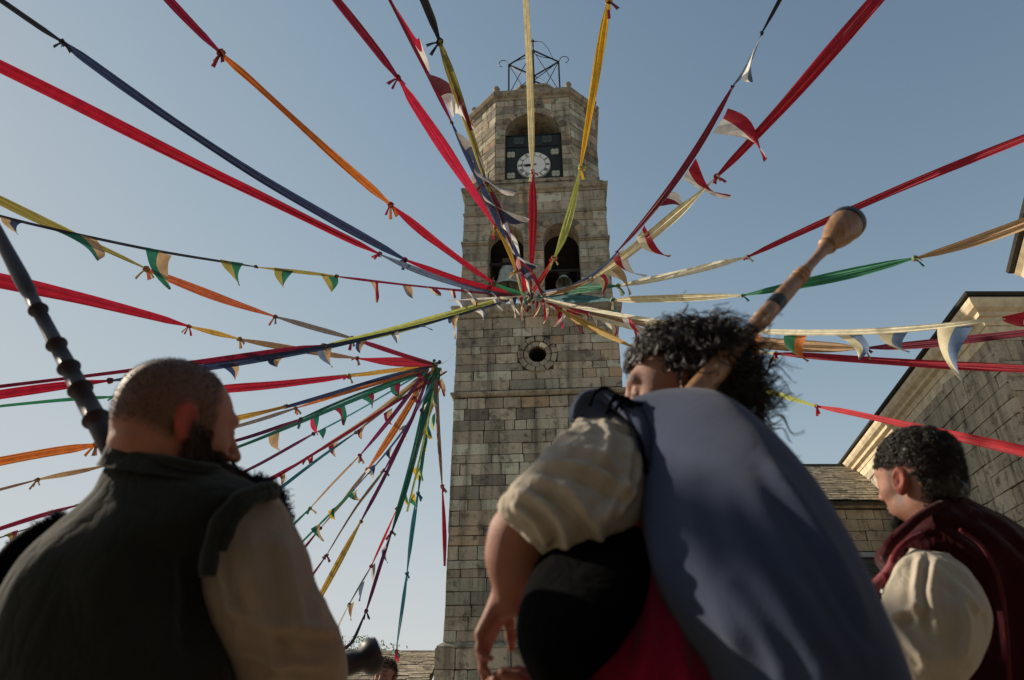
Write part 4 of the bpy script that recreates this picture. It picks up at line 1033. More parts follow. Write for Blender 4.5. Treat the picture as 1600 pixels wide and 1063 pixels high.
strand('limp white string with small faded flags just left of the meeting point', [('white', [(700,470,3),(740,468,3),(790,465,3),(826,463,3)])], (13.6, 14.7),
       flags=[(712,470,722,469,724,490,'white','steel',.2),(736,469,746,468,750,488,'cream','maroon',.2),(768,467,778,466,786,486,'white','steel',.2),(796,465,806,465,806,496,'pale','navy',.2),(812,464,820,464,814,500,'red','cream',.2)], group='pennant strings that meet in front of the bell arches', cat='pennant string', name='pennant_string', thin=True, knots=False)
strand('cream string of blue and red flags hanging between the tan ribbon and the crimson one', [('cream', [(1110,540,4),(1040,526,4),(960,505,5),(900,486,4),(846,468,4)])], (11.5, 14.7),
       flags=[(1096,536,1080,534,1090,562,'cream','orange',.2),(1040,526,1026,522,1030,552,'green','cream',.2),(1000,516,988,513,990,540,'white','pink',.2),(962,506,950,502,958,530,'pink','cream',.2),(930,496,920,493,930,520,'white','maroon',.2)], group='pennant strings that meet in front of the bell arches', cat='pennant string', name='pennant_string', thin=True, knots=False)
strand('thin yellow green cord with tiny flags between the dark green ribbon and the brown strand', [('lime', [(636,800,3),(655,720,3),(672,640,3),(681,590,3)])], (14, 20.2),
       flags=[(640,786,646,770,650,796,'green','yellow',.1),(650,742,656,726,660,752,'lime','dgreen',.1),(664,676,670,662,676,686,'yellow','dgreen',.1),(674,625,680,612,684,636,'cream','green',.1)], group='pennant strings that meet beside the tower shaft', cat='pennant string', name='pennant_string', thin=True, knots=False)

# gathered knots where the strands meet, and the ropes that carry them
rr = random.Random(99)
def hub(name, c, s, cols, label, ropes):
    Hh = empty(name, tuple(c), 0, label, 'knot')
    for k in range(11):
        p = c + Vector((rr.gauss(0, .8), rr.gauss(0, .6), rr.gauss(0, .8))) * s
        knot(Hh, p, s * rr.uniform(.55, .9), rr.choice(cols), rr.choice(cols), rr, k % 2 == 0)
    for q in ropes:
        b = MB(); L = [c.lerp(Vector(q), t/8) - Vector((0, 0, .25*math.sin(math.pi*t/8))) for t in range(9)]
        b.tube(L, .012, 5); b.build('rope', C_('white'), Hh, world=True)
    return Hh
hub('ribbon_knot', HUB1, .085, ['red', 'cream', 'navy', 'maroon', 'pale', 'green'], 'big gathered knot of many ribbons in front of the bell arches', [])
hub('ribbon_knot', HUB2, .1, ['gold', 'brown', 'navy', 'yellow', 'green'], 'gathered knot of ribbons hung by a white rope at the left side of the tower', [PY(712, 543, 27.2)])
# ------------------------------------------------------------------ implicit modelling for bodies
class SDF:
    def __init__(s, lo, hi, h):
        s.lo = np.array(lo, float); s.h = h
        s.n = np.ceil((np.array(hi) - s.lo) / h).astype(int) + 1
        g = [s.lo[i] + h * np.arange(s.n[i]) for i in range(3)]
        s.X, s.Y, s.Z = np.meshgrid(*g, indexing='ij', sparse=True)
        s.D = np.full(s.n, 1e3)
    def _m(s, d, k):
        if k <= 0: s.D = np.minimum(s.D, d); return
        h = np.clip(.5 + .5 * (s.D - d) / k, 0, 1); s.D = s.D * (1 - h) + d * h - k * h * (1 - h)
    def _sub(s, d, k):
        d = -d
        h = np.clip(.5 - .5 * (s.D - d) / k, 0, 1); s.D = s.D * (1 - h) + d * h + k * h * (1 - h)
    def ell(s, c, r, k=.01, rot=None, sub=False):
        x, y, z = s.X - c[0], s.Y - c[1], s.Z - c[2]
        if rot is not None:
            m = np.array(rot.transposed())
            x, y, z = m[0,0]*x+m[0,1]*y+m[0,2]*z, m[1,0]*x+m[1,1]*y+m[1,2]*z, m[2,0]*x+m[2,1]*y+m[2,2]*z
        q = np.sqrt((x/r[0])**2 + (y/r[1])**2 + (z/r[2])**2); g = np.sqrt((x/r[0]**2)**2 + (y/r[1]**2)**2 + (z/r[2]**2)**2) + 1e-9
        d = q * (q - 1) / g
        d = np.where(q < .05, -min(r), d)
        (s._sub if sub else s._m)(d, k)
    def cap(s, a, b, ra, rb, k=.01, sub=False):
        a = np.array(a, float); b = np.array(b, float); ab = b - a; L = (ab**2).sum()
        x, y, z = s.X - a[0], s.Y - a[1], s.Z - a[2]
        t = np.clip((x*ab[0] + y*ab[1] + z*ab[2]) / L, 0, 1)
        d = np.sqrt((x - ab[0]*t)**2 + (y - ab[1]*t)**2 + (z - ab[2]*t)**2) - (ra + (rb - ra) * t)
        (s._sub if sub else s._m)(d, k)
    def mesh(s):
        D = s.D; neg = D < 0
        cs = [neg[i:D.shape[0]-1+i, j:D.shape[1]-1+j, k:D.shape[2]-1+k] for i in (0,1) for j in (0,1) for k in (0,1)]
        cnt = sum(c.astype(np.int8) for c in cs); act = (cnt > 0) & (cnt < 8)
        idx = -np.ones(act.shape, int); I = np.argwhere(act); idx[act] = np.arange(len(I))
        acc = np.zeros((len(I), 3)); num = np.zeros(len(I))
        cor = [(i, j, k) for i in (0,1) for j in (0,1) for k in (0,1)]
        for a in cor:
            for ax in range(3):
                if a[ax] == 1: continue
                b = list(a); b[ax] = 1
                da = D[I[:,0]+a[0], I[:,1]+a[1], I[:,2]+a[2]]; db = D[I[:,0]+b[0], I[:,1]+b[1], I[:,2]+b[2]]
                m = (da < 0) != (db < 0); t = np.where(m, da / np.where(m, da - db, 1), 0)
                p = np.array(a, float)[None, :].repeat(len(I), 0); p[:, ax] += t
                acc[m] += p[m]; num[m] += 1
        V = s.lo + s.h * (I + acc / num[:, None])
        F = []
        for ax in range(3):
            o1, o2 = [(1, 2), (2, 0), (0, 1)][ax]
            sl0 = [slice(None)]*3; sl1 = [slice(None)]*3; sl0[ax] = slice(0, -1); sl1[ax] = slice(1, None)
            for o in (o1, o2): sl0[o] = slice(1, -1); sl1[o] = slice(1, -1)
            A = neg[tuple(sl0)]; B = neg[tuple(sl1)]
            for cond, flip in ((A & ~B, False), (~A & B, True)):
                q = np.argwhere(cond)
                if not len(q): continue
                base = q.copy(); base[:, o1] += 1; base[:, o2] += 1
                def at(d1, d2):
                    t = base.copy(); t[:, o1] += d1; t[:, o2] += d2; return idx[t[:,0], t[:,1], t[:,2]]
                quad = np.stack([at(-1, -1), at(0, -1), at(0, 0), at(-1, 0)], 1)
                if flip: quad = quad[:, ::-1]
                F.append(quad)
        F = np.vstack(F); F = F[(F >= 0).all(1)]
        return V, F

def rotm(ax, deg): return Matrix.Rotation(R(deg), 3, ax)

def head_sdf(nose=1.0, chin=1.0, jaw=1.0, neck_dir=(0, -.05, -.2), neck_r=.06, brow=1.0, eyes_closed=False):
    S = SDF((-.13, -.15, -.27), (.13, .17, .17), .003)
    S.ell((0, -.016, .046), (.075, .098, .082), .0)
    S.ell((0, -.05, .0), (.062, .06, .07), .03)
    S.ell((0, .036, -.006), (.060, .060, .085), .03)
    S.ell((0, .028, -.064), (.054*jaw, .054, .042), .025)
    for sx in (-1, 1):
        S.ell((sx*.046*jaw, .006, -.062), (.016, .028, .022), .02)
        S.ell((sx*.042, .058, -.018), (.020, .020, .020), .02)
    S.ell((0, .075, -.098), (.019*chin, .017, .017), .018)
    S.cap((-.032, .083, .032), (.032, .083, .032), .011*brow, .011*brow, .018)
    for sx in (-1, 1): S.ell((sx*.031, .101, .010), (.017, .018, .013), .012, sub=True)
    for sx in (-1, 1):
        S.ell((sx*.031, .0785, .009), (.0145, .0135, .0125), .004)
        S.cap((sx*.018, .088, .0), (sx*.044, .083, .0025), .0035, .003, .004)
    S.cap((0, .090, .022), (0, .113*nose, -.022), .0075, .0115, .010)
    for sx in (-1, 1): S.ell((sx*.012, .100, -.027), (.008, .010, .007), .006)
    S.ell((0, .090, -.056), (.022, .011, .0055), .006); S.ell((0, .088, -.066), (.019, .012, .0065), .005)
    S.cap((-.02, .1, -.061), (.02, .1, -.061), .0022, .0022, .003, sub=True)
    # ears
    for sx in (-1, 1):
        Rm = rotm('Z', sx * -24) @ rotm('X', 10)
        S.ell((sx*.080, -.012, -.004), (.0075, .020, .034), .006, Rm)
        S.ell((sx*.0745, -.006, -.024), (.008, .012, .016), .008)
        S.ell((sx*.088, -.010, .002), (.0055, .0125, .022), .004, Rm, sub=True)
        S.ell((sx*.082, -.004, -.006), (.005, .006, .008), .004)
    nd = np.array(neck_dir)
    S.cap((0, -.028, -.055), tuple(np.array((0, -.028, -.055)) + nd), neck_r, neck_r * 1.12, .03)
    return S

def frame(loc, yaw, pitch=0, roll=0, scale=1.0):
    """face looks along local +Y; yaw turns it left (counter-clockwise) from world +Y"""
    return Matrix.Translation(loc) @ Matrix.Rotation(R(yaw), 4, 'Z') @ Matrix.Rotation(R(roll), 4, 'Y') @ Matrix.Rotation(R(pitch), 4, 'X') @ Matrix.Scale(scale, 4)

def xf(V, M):
    A = np.array(M); return V @ A[:3, :3].T + A[:3, 3]

def skin_mat(name, base, hair, redness=.25):
    """skin with a painted vertex mask where short hair or stubble grows (mask) and where blood shows (red)"""
    m, nt, b, out = newmat(name)
    tc = N(nt, 'ShaderNodeTexCoord')
    t = N(nt, 'ShaderNodeTexNoise', Scale=28, Detail=6, Roughness=.6); nt.links.new(tc.outputs['Object'], t.inputs['Vector'])
    s = N(nt, 'ShaderNodeTexNoise', Scale=700, Detail=2, Roughness=.6); nt.links.new(tc.outputs['Object'], s.inputs['Vector'])
    c = mixc(nt, t.outputs['Fac'], base, (base[0]*1.05, base[1]*.72, base[2]*.62))
    ar = N(nt, 'ShaderNodeAttribute', attribute_name='red'); c = mixc(nt, ar.outputs['Fac'], c, (base[0]*1.15, base[1]*.35, base[2]*.3))
    ah = N(nt, 'ShaderNodeAttribute', attribute_name='mask')
    f = mathn(nt, 'MULTIPLY', ah.outputs['Fac'], mathn(nt, 'ADD', mathn(nt, 'MULTIPLY', s.outputs['Fac'], .8), .42))
    c = mixc(nt, mathn(nt, 'MINIMUM', f, 1.0), c, hair)
    nt.links.new(c, b.inputs['Base Color']); b.inputs['Roughness'].default_value = .6
    b.inputs['Subsurface Weight'].default_value = .06; b.inputs['Subsurface Radius'].default_value = (.9, .35, .2); b.inputs['Subsurface Scale'].default_value = .008
    w2 = N(nt, 'ShaderNodeTexNoise', Scale=170, Detail=5, Roughness=.7); nt.links.new(tc.outputs['Object'], w2.inputs['Vector'])
    bp = N(nt, 'ShaderNodeBump', Strength=.6, Distance=.0015); nt.links.new(mathn(nt, 'ADD', s.outputs['Fac'], w2.outputs['Fac']), bp.inputs['Height']); nt.links.new(bp.outputs[0], b.inputs['Normal'])
    return m
def hair_mat(name, c, rough=.5):
    m, nt, b, out = newmat(name)
    oi = N(nt, 'ShaderNodeAttribute', attribute_name='tone'); 
    nt.links.new(mixc(nt, oi.outputs['Fac'], c, tuple(k * 2.4 for k in c)), b.inputs['Base Color'])
    b.inputs['Roughness'].default_value = rough; b.inputs['Specular IOR Level'].default_value = .3
    return m

def tubes(name, lines, rad, mat, parent, n=4, taper=True):
    """many fine strands as one mesh; lines: arrays (m, 3)"""
    V = []; F = []; T = []; base = 0
    for li, L in enumerate(lines):
        L = np.asarray(L); m = len(L); t = np.gradient(L, axis=0); t /= np.linalg.norm(t, axis=1)[:, None] + 1e-9
        a = np.array([.37, .51, .77]); u = np.cross(t, a); u /= np.linalg.norm(u, axis=1)[:, None] + 1e-9; w = np.cross(t, u)
        r = rad[li] if isinstance(rad, (list, np.ndarray)) else rad
        rr_ = r * (np.linspace(1, .35, m) if taper else np.ones(m))
        ang = 2*np.pi*np.arange(n)/n
        ring = L[:, None, :] + rr_[:, None, None] * (u[:, None, :]*np.cos(ang)[None, :, None] + w[:, None, :]*np.sin(ang)[None, :, None])
        V.append(ring.reshape(-1, 3)); T.append(np.full(m*n, (li * .61803) % 1))
        i = np.arange(m-1)[:, None]*n; k = np.arange(n)[None, :]; k2 = (k+1) % n
        q = np.stack([i+k, i+k2, i+n+k2, i+n+k], -1).reshape(-1, 4) + base; F.append(q); base += m*n
    me = bpy.data.meshes.new(name); me.from_pydata(np.vstack(V).tolist(), [], np.vstack(F).tolist())
    a = me.attributes.new('tone', 'FLOAT', 'POINT'); a.data.foreach_set('value', np.concatenate(T))
    me.polygons.foreach_set('use_smooth', [True]*len(me.polygons)); me.update()
    return obj(name, me, mat, parent, world=True)

def resample(keys, n):
    return catmull(np.array(keys, float), n)

def smoothstep(a, b, x):
    t = np.clip((x - a) / (b - a), 0, 1); return t*t*(3-2*t)

def loft(name, rings, mat, parent, nu=120, nv=96, folds=(), seed=1, power=2.0, bake=.0, closed=True, cap=True, thick=None, shape=None):
    """garment surface through rings: each ring (x1, y1, x2, y2, Y, depth): the two outline pixels at ground distance Y and half depth.
    folds: list of functions (u, v, p) -> displacement in metres along the normal"""
    K_ = []
    for rg in rings:
        x1, y1, x2, y2, Y, dp = rg[:6]; Y2 = rg[6] if len(rg) > 6 else Y
        a = np.array(PY(x1, y1, Y)); b = np.array(PY(x2, y2, Y2)); K_.append(np.concatenate([a, b, [dp]]))
    K_ = resample(K_, nv)
    th = np.linspace(0, 2*np.pi, nu, endpoint=False)
    cu, su = np.cos(th), np.sin(th)
    e = 2 / power
    cu = np.sign(cu)*np.abs(cu)**e; su = np.sign(su)*np.abs(su)**e
    C0 = (K_[:, :3] + K_[:, 3:6])/2; A = (K_[:, 3:6] - K_[:, :3])/2
    T = np.gradient(C0, axis=0)
    Ah = A / (np.linalg.norm(A, axis=1)[:, None] + 1e-9)
    vd = C0 - np.array(CAM); Bd = vd - Ah*(vd*Ah).sum(1)[:, None]; Bd /= np.linalg.norm(Bd, axis=1)[:, None] + 1e-9
    V = C0[:, None, :] + A[:, None, :]*cu[None, :, None] + Bd[:, None, :]*(su[None, :]*K_[:, 6][:, None])[:, :, None]
    # normals by differences
    def normals(V):
        dU = np.roll(V, -1, 1) - np.roll(V, 1, 1); dV = np.gradient(V, axis=0)
        n_ = np.cross(dU, dV); n_ /= np.linalg.norm(n_, axis=2)[:, :, None] + 1e-9
        out = ((V - C0[:, None, :])*n_).sum(2).mean(); return n_ if out > 0 else -n_
    Nn = normals(V)
    u = np.broadcast_to(th[None, :] / (2*np.pi), V.shape[:2]); v = np.broadcast_to(np.linspace(0, 1, nv)[:, None], V.shape[:2])
    disp = 0
    for f in folds: disp = disp + f(u, v, V)
    if len(folds): V = V + Nn * np.asarray(disp)[:, :, None]
    me_v = V.reshape(-1, 3); nu_ = nu
    i = np.arange(nv-1)[:, None]*nu_; k = np.arange(nu_)[None, :]; k2 = (k+1) % nu_
    F = np.stack([i+k, i+k2, i+nu_+k2, i+nu_+k], -1).reshape(-1, 4).tolist()
    vs = me_v.tolist()
    if cap:
        for row, rev in ((0, False), (nv-1, True)):
            c = len(vs); vs.append(V[row].mean(0).tolist())
            for q in range(nu_):
                a, b = row*nu_+q, row*nu_+(q+1) % nu_
                F.append([c, b, a] if not rev else [c, a, b])
    me = mesh(name, vs, F, True)
    bm = bmesh.new(); bm.from_mesh(me); bmesh.ops.recalc_face_normals(bm, faces=bm.faces); bm.to_mesh(me); bm.free()
    me.polygons.foreach_set('use_smooth', [True]*len(me.polygons))
    return obj(name, me, mat, parent, world=True)

def project(V):
    """world points (…,3) to picture pixels, for placing folds where the photograph has them"""
    d = V - np.array(CAM); zz = d[..., 1]*CP + d[..., 2]*SP; uu = -d[..., 1]*SP + d[..., 2]*CP
    return CX + FPX*d[..., 0]/zz, CY - FPX*uu/zz

def crease(pts, w, h, one_side=0.0):
    """a raised or sunk fold that follows a polyline given in picture pixels"""
    pts = catmull(np.array(pts, float), 24)
    def f(u, v, Vw):
        x, y = project(Vw); best = np.full(x.shape, 1e9); sgn = np.zeros(x.shape); tt = np.zeros(x.shape)
        for k in range(len(pts)-1):
            ax, ay = pts[k]; bx, by = pts[k+1]; dx, dy = bx-ax, by-ay; L = dx*dx+dy*dy+1e-9
            t = np.clip(((x-ax)*dx+(y-ay)*dy)/L, 0, 1); qx, qy = x-ax-dx*t, y-ay-dy*t; d = np.sqrt(qx*qx+qy*qy)
            m = d < best; best = np.where(m, d, best); sgn = np.where(m, np.sign(dx*qy-dy*qx), sgn); tt = np.where(m, (k+t)/(len(pts)-1), tt)
        end = smoothstep(0, .18, tt)*(1-smoothstep(.82, 1, tt))
        q = best*sgn/w
        return h*end*(np.exp(-q*q) - .45*np.exp(-(q-1.5)**2) - .45*one_side*np.exp(-(q+1.5)**2))
    return f
def noisefold(amp, sc, stretch=(1, 1, 1), seed=0, oct=3, ridged=False):
    def f(u, v, Vw):
        n = fbm(Vw * np.array(sc) * np.array(stretch), oct, seed)
        return amp * ((1 - np.abs(n)*1.6) if ridged else n)
    return f

M_SKIN_A = skin_mat('skin_weathered', (.32, .155, .095), (.06, .03, .016))
M_SKIN_B = skin_mat('skin_fair', (.26, .135, .088), (.04, .025, .02))
M_HAIR_BLK = hair_mat('hair_black', (.012, .010, .009), .42)
M_HAIR_BRN = hair_mat('hair_brown', (.035, .022, .015), .55)
M_STUB = hair_mat('stubble_brown', (.035, .017, .009), .95); M_STUB.node_tree.nodes['Principled BSDF'].inputs['Specular IOR Level'].default_value = .05
M_VEST = fabric('vest_green_wool', (.02, .022, .017), color2=(.014, .016, .013))
M_SHIRT = fabric('shirt_linen', (.43, .38, .30), var=.08, crs=20, crk=.35)
M_SHIRT2 = fabric('shirt_linen_tan', (.27, .215, .16), var=.1, crs=18, crk=.35)
M_BLUE = fabric('tunic_slate_blue', (.040, .054, .100), var=.12, sheen=.12, color2=(.032, .043, .082), crs=9, crk=.08)
M_NAVY = fabric('denim_navy', (.03, .045, .085), var=.25)
M_BURG = fabric('cloak_burgundy', (.034, .0045, .007), var=.25, sheen=.1, crk=.5)
M_BURGL = fabric('cloak_trim', (.11, .014, .02), var=.2)
M_CRIM = fabric('crimson_cloth', (.25, .006, .04), var=.12, sheen=.2)
M_VELVET = fabric('black_velvet', (.0022, .0022, .0026), var=.2, sheen=0)
M_VELVET.node_tree.nodes['Principled BSDF'].inputs['Specular IOR Level'].default_value = .02
M_FUR = hair_mat('fringe_blue_black', (.012, .013, .035), .7)
M_TROUSER = fabric('dark_trousers', (.03, .028, .026), var=.2)
M_LEATHER = plain('dark_leather', (.02, .014, .01), .45)

def set_attr(me, name, vals):
    a = me.attributes.new(name, 'FLOAT', 'POINT'); a.data.foreach_set('value', np.asarray(vals, float))

def legs(person, cx, cy, zhip, mat=M_TROUSER, sep=.1, turn=0):
    """trousers and shoes down to the ground"""
    b = MB()
    for s in (-1, 1):
        x = cx + s*sep
        pts = [Vector((cx + s*sep*.7, cy, zhip)), Vector((x, cy, zhip*.75)), Vector((x, cy + .02, zhip*.5)), Vector((x, cy, .3)), Vector((x, cy, .09))]
        b.tube(pts, [.11, .095, .07, .062, .055], 16)
    b.build('trousers', mat, person, world=True, smooth=True)
    for s in (-1, 1):
        b = MB(); x = cx + s*sep
        b.tube([Vector((x, cy-.08, .05)), Vector((x, cy-.02, .065)), Vector((x, cy+.08, .05)), Vector((x, cy+.17, .035))], [.035, .05, .047, .028], 12)
        b.build('shoe', M_LEATHER, person, world=True, smooth=True)

# skeleton under the clothes, arms and hands: one mesh with the head
def body_mesh(person, headV, headF, masks, caps, skin, name='body', h=.007, extra=None):
    """caps: list of (a, b, ra, rb) world capsules for the rest of the body; the head joins at the neck"""
    pts = np.array([list(c[0]) for c in caps] + [list(c[1]) for c in caps]); mr = max(max(c[2], c[3]) for c in caps) + .02
    S = SDF(pts.min(0) - mr, pts.max(0) + mr, h)
    for (a, b, ra, rb) in caps: S.cap(a, b, ra, rb, .03)
    V, F = S.mesh()
    n0 = len(headV)
    allV = np.vstack([headV, V]); allF = np.vstack([headF, F + n0])
    me = mesh(name, allV, allF, True)
    for k, vals in masks.items(): set_attr(me, k, np.concatenate([vals, np.zeros(len(V))]))
    return obj(name, me, skin, person, world=True)

def hand_sdf(S, wrist, d, palm_n, side, L=.185, curl=(.3, .35, .4, .45), thumb=1, k=.004):
    """a hand: palm, four fingers of unequal length bent at the knuckles, a thumb from the palm's side"""
    d = Vector(d).normalized(); n = Vector(palm_n); n = (n - d*n.dot(d)).normalized(); s = d.cross(n) * side; w = Vector(wrist)
    s_ = L / .185
    for q in (-.026, -.009, .009, .026):
        S.cap(w + s*q*.5*s_, w + (d*.088 + s*q)*s_, .016*s_, .0115*s_, .012)
    for i, (q, fl) in enumerate(((-.029, .072), (-.010, .082), (.010, .077), (.028, .060))):
        p = w + (d*.088 + s*q)*s_; dr = (d + s*q*2.0).normalized(); c = curl[i]; rr_ = (.0092, .0095, .009, .008)[i]
        for j, fr in enumerate((.45, .3, .25)):
            q4 = Quaternion(dr.cross(n).normalized(), c * (.8 + .3*j)); dr = q4 @ dr
            p2 = p + dr*fl*fr*s_; S.cap(p, p2, rr_*(1-.1*j)*s_, rr_*(.92-.1*j)*s_, k); p = p2
    p = w + (d*.03 - s*.026*thumb)*s_; dr = (d*.75 - s*.8*thumb + n*.35).normalized()
    for fr, r0, r1 in ((.035, .015, .0115), (.03, .011, .01), (.024, .0098, .008)):
        p2 = p + dr*fr*s_; S.cap(p, p2, r0*s_, r1*s_, .006); p = p2; dr = (dr + d*.35 + n*.15).normalized()

# ================================================================== the bald bearded man (left)
def man_bald():
    Yb = 1.10
    hc = PY(277, 672, Yb)
    Pn = empty('person', (hc.x, Yb, 0), 0, 'bald bearded man in a dark green vest and tan shirt, seen from behind', 'person')
    S = head_sdf(nose=1.02, neck_dir=(0, .012, -.15), neck_r=.060, jaw=1.1)
    # a fold at the nape
    S.ell((0, -.078, -.045), (.05, .022, .02), .012)
    V, F = S.mesh()
    x, y, z = V[:, 0], V[:, 1], V[:, 2]
    hairline = smoothstep(-.03, -.01, z - .02 - (.25*(y+.1)*0)) * (1 - smoothstep(.035, .06, y))
    hm = smoothstep(-.055, -.02, z + .25*np.clip(y, -1, .02)) * (1 - smoothstep(.028, .05, y)) * 1.15
    hm *= 1 - smoothstep(.064, .074, np.abs(x)) * (1 - smoothstep(.6, 1.15, np.sqrt(((y+.01)/.028)**2 + ((z+.0)/.04)**2)))
    top = smoothstep(.085, .115, z) * (1-smoothstep(-.03, .05, -y)); hm = hm * (1 - .25*top)
    beard = smoothstep(-.0, .02, y - .008) * (1 - smoothstep(-.045, -.02, z)) * smoothstep(-.15, -.12, z)
    side = smoothstep(.045, .055, np.abs(x)) * smoothstep(-.02, .01, y) * (1-smoothstep(.03, .05, y)) * (1 - smoothstep(.0, .04, z)) * smoothstep(-.1, -.06, z)
    mask = np.clip(hm + beard + side, 0, 1)
    red = np.clip(smoothstep(.07, .078, np.abs(x)) * (np.abs(y + .012) < .035) * (z < .035) * (z > -.05) * .95 + .35*smoothstep(-.05, -.1, z)*(y < 0), 0, 1)
    yaw = -46
    M = frame(hc, yaw, pitch=-2, roll=3, scale=.93)
    HV = xf(V, M)
    shL = PY(110, 900, Yb+.03); shR = PY(385, 880, Yb); neck = M @ Vector((0, -.01, -.18))
    sp = Vector((neck.x-.01, Yb, neck.z-.12)); pel = Vector((sp.x, Yb-.02, .95))
    elbR = PY(450, 1060, Yb+.02); 
    sp = sp + Vector((0, .05, -.03)); pel = pel + Vector((0, .05, 0)); shR = shR + Vector((-.01, .03, -.02))
    caps = [(neck, sp, .05, .04), (sp, pel, .06, .08), (sp, shR, .035, .035), (shR, elbR, .035, .035),
            (pel, Vector((pel.x-.1, Yb, .1)), .1, .05), (pel, Vector((pel.x+.1, Yb, .1)), .1, .05)]
    body_mesh(Pn, HV, F, {'mask': mask, 'red': red}, caps, M_SKIN_A)
    # beard
    rr_ = np.random.RandomState(5); lines = []
    cand = np.where((beard + side > .45) & (z < .0))[0]
    Mi = np.array(M)[:3, :3]
    for i in rr_.choice(cand, 2600):
        p = V[i]; nrm = np.array([p[0]*1.2, p[1]*.9 + .02, -.06 + p[2]*.4]); nrm /= np.linalg.norm(nrm) + 1e-9
        low = smoothstep(-.03, -.1, p[2]); L = .012 + .05*low*rr_.uniform(.6, 1.1)
        d = nrm*.55 + np.array([0, .25, -.75])*(.5+.5*low); d /= np.linalg.norm(d); side_ = rr_.normal(0, 1, 3)*.25
        t = np.linspace(0, 1, 6)[:, None]
        c = p + d*L*t + np.array([0, 0, -.01])*t*t + side_*L*.6*(np.sin(t*rr_.uniform(2, 5)))
        lines.append(xf(c, M))
    tubes('whiskers', lines, .0009, M_HAIR_BRN, Pn, n=3)['kind'] = 'stuff'
    bs = SDF((-.09, -.03, -.23), (.09, .21, .0), .004); bs.ell((0, .100, -.085), (.047, .052, .046), 0); bs.ell((0, .140, -.105), (.036, .036, .042), .03); bs.ell((0, .03, -.07), (.060, .050, .045), .02)
    BV, BF = bs.mesh(); nn = fbm(BV*50, 3, 3); BV = BV + (BV - np.array([0, .04, -.09]))*nn[:, None]*.06
    me = mesh('beard', xf(BV, M), BF, True); set_attr(me, 'tone', np.clip(nn*.3, 0, 1)); obj('beard', me, M_HAIR_BRN, Pn, world=True)
    lines2 = []
    for i in rr_.choice(len(BV), 3200):
        p = BV[i]; d = (p - np.array([0, .02, -.05])); d /= np.linalg.norm(d); d = d + np.array([0, .1, -.5]); L = rr_.uniform(.008, .024); t = np.linspace(0, 1, 5)[:, None]
        lines2.append(xf(p + d*L*t + rr_.normal(0, .25, 3)*L*np.sin(t*3), M))
    tubes('beard_strands', lines2, .0009, M_HAIR_BRN, Pn, n=3)['kind'] = 'stuff'
    # stubble on the crown: very short strands
    lines = []; cand = np.where(hm > .3)[0]
    for i in rr_.choice(cand, 3500):
        p = V[i]; nrm = p/np.linalg.norm(p); lines.append(xf(np.array([p, p + nrm*.0035 + rr_.normal(0, .001, 3)]), M))
    tubes('stubble', lines, .0004, M_STUB, Pn, n=3)['kind'] = 'stuff'
    # shirt sleeve on his right, full linen with long folds
    sl = [crease([(380,800),(395,900),(430,1000),(450,1080)], 16, .010), crease([(430,830),(455,930),(470,1030)], 14, .009), crease([(350,840),(350,900),(380,990)], 10, .009),
          crease([(340,930),(400,970),(480,985),(530,990)], 10, .008), crease([(360,1010),(430,1030),(520,1040)], 9, .008), noisefold(.004, 9, (1, 1, .5), 3), noisefold(.0035, 16, (1, 1, .6), 23, 2, True)]
    loft('shirt_sleeve', [(352,775,425,768,Yb,.03), (338,800,447,800,Yb,.055), (330,850,470,860,Yb,.07), (326,920,492,925,Yb,.075), (345,985,524,985,Yb+.01,.075), (365,1040,536,1040,Yb+.03,.07), (385,1100,530,1110,Yb+.06,.06)],
         M_SHIRT2, Pn, folds=sl, nv=110)
    # vest: broad back
    vf = [crease([(225,790),(180,860),(120,960)], 40, .007), crease([(290,850),(300,930),(290,1040)], 22, -.012), crease([(330,780),(390,775),(430,765)], 10, .005), noisefold(.006, 6, (1, 1, .6), 8)]
    loft('vest', [(205,708,330,722,Yb-.01,.055), (180,724,352,738,Yb,.08), (156,764,405,760,Yb,.10), (110,814,398,800,Yb,.12), (68,864,352,850,Yb,.135), (36,918,334,900,Yb,.14), (12,980,345,960,Yb,.14), (-12,1070,372,1063,Yb,.14), (-60,1300,360,1300,Yb,.14), (-60,1500,330,1500,Yb,.14)],
         M_VEST, Pn, folds=vf, power=2.3, nu=160, nv=140)
    # standing collar
    loft('collar', [(176,700,340,728,Yb+.0,.078), (172,712,352,742,Yb+.0,.086), (165,730,368,758,Yb,.095)], M_VEST, Pn, folds=[noisefold(.003, 25, (1, 1, 1), 6)], cap=False, nv=24)
    cb = MB(); ring = [M @ Vector((0, -.05, -.16)) for _ in range(1)]
    kk = catmull(np.array([list(PY(px, py, Yq)) for px, py, Yq in ((175,702,Yb), (200,712,Yb-.05), (255,718,Yb-.078), (305,728,Yb-.065), (340,732,Yb-.01))]), 24)
    cb.tube([Vector(q) for q in kk], .007, 8); cb.build('collar_edge', M_VEST, Pn, world=True, smooth=True)
    # rolled armhole edge and the fringe of blue-black fur on the shoulders
    ab = MB(); pts = [PY(px, py, Yb - dz) for px, py, dz in ((428,764,.02),(395,770,.07),(368,785,.10),(345,812,.115),(331,850,.12),(324,900,.125))]
    ab.tube([Vector(p) for p in catmull(np.array([list(p) for p in pts]), 26)], [.012 + .0015*math.sin(k*.9) for k in range(26)], 10)
    pts = [PY(px, py, Yb - dz) for px, py, dz in ((430,772,.03),(400,780,.075),(378,797,.10),(360,825,.11),(345,860,.115))]
    ab.tube([Vector(p) for p in catmull(np.array([list(p) for p in pts]), 22)], [.009 + .001*math.sin(k*.8) for k in range(22)], 10)
    ab.build('armhole_edge', M_VEST, Pn, world=True, smooth=True)
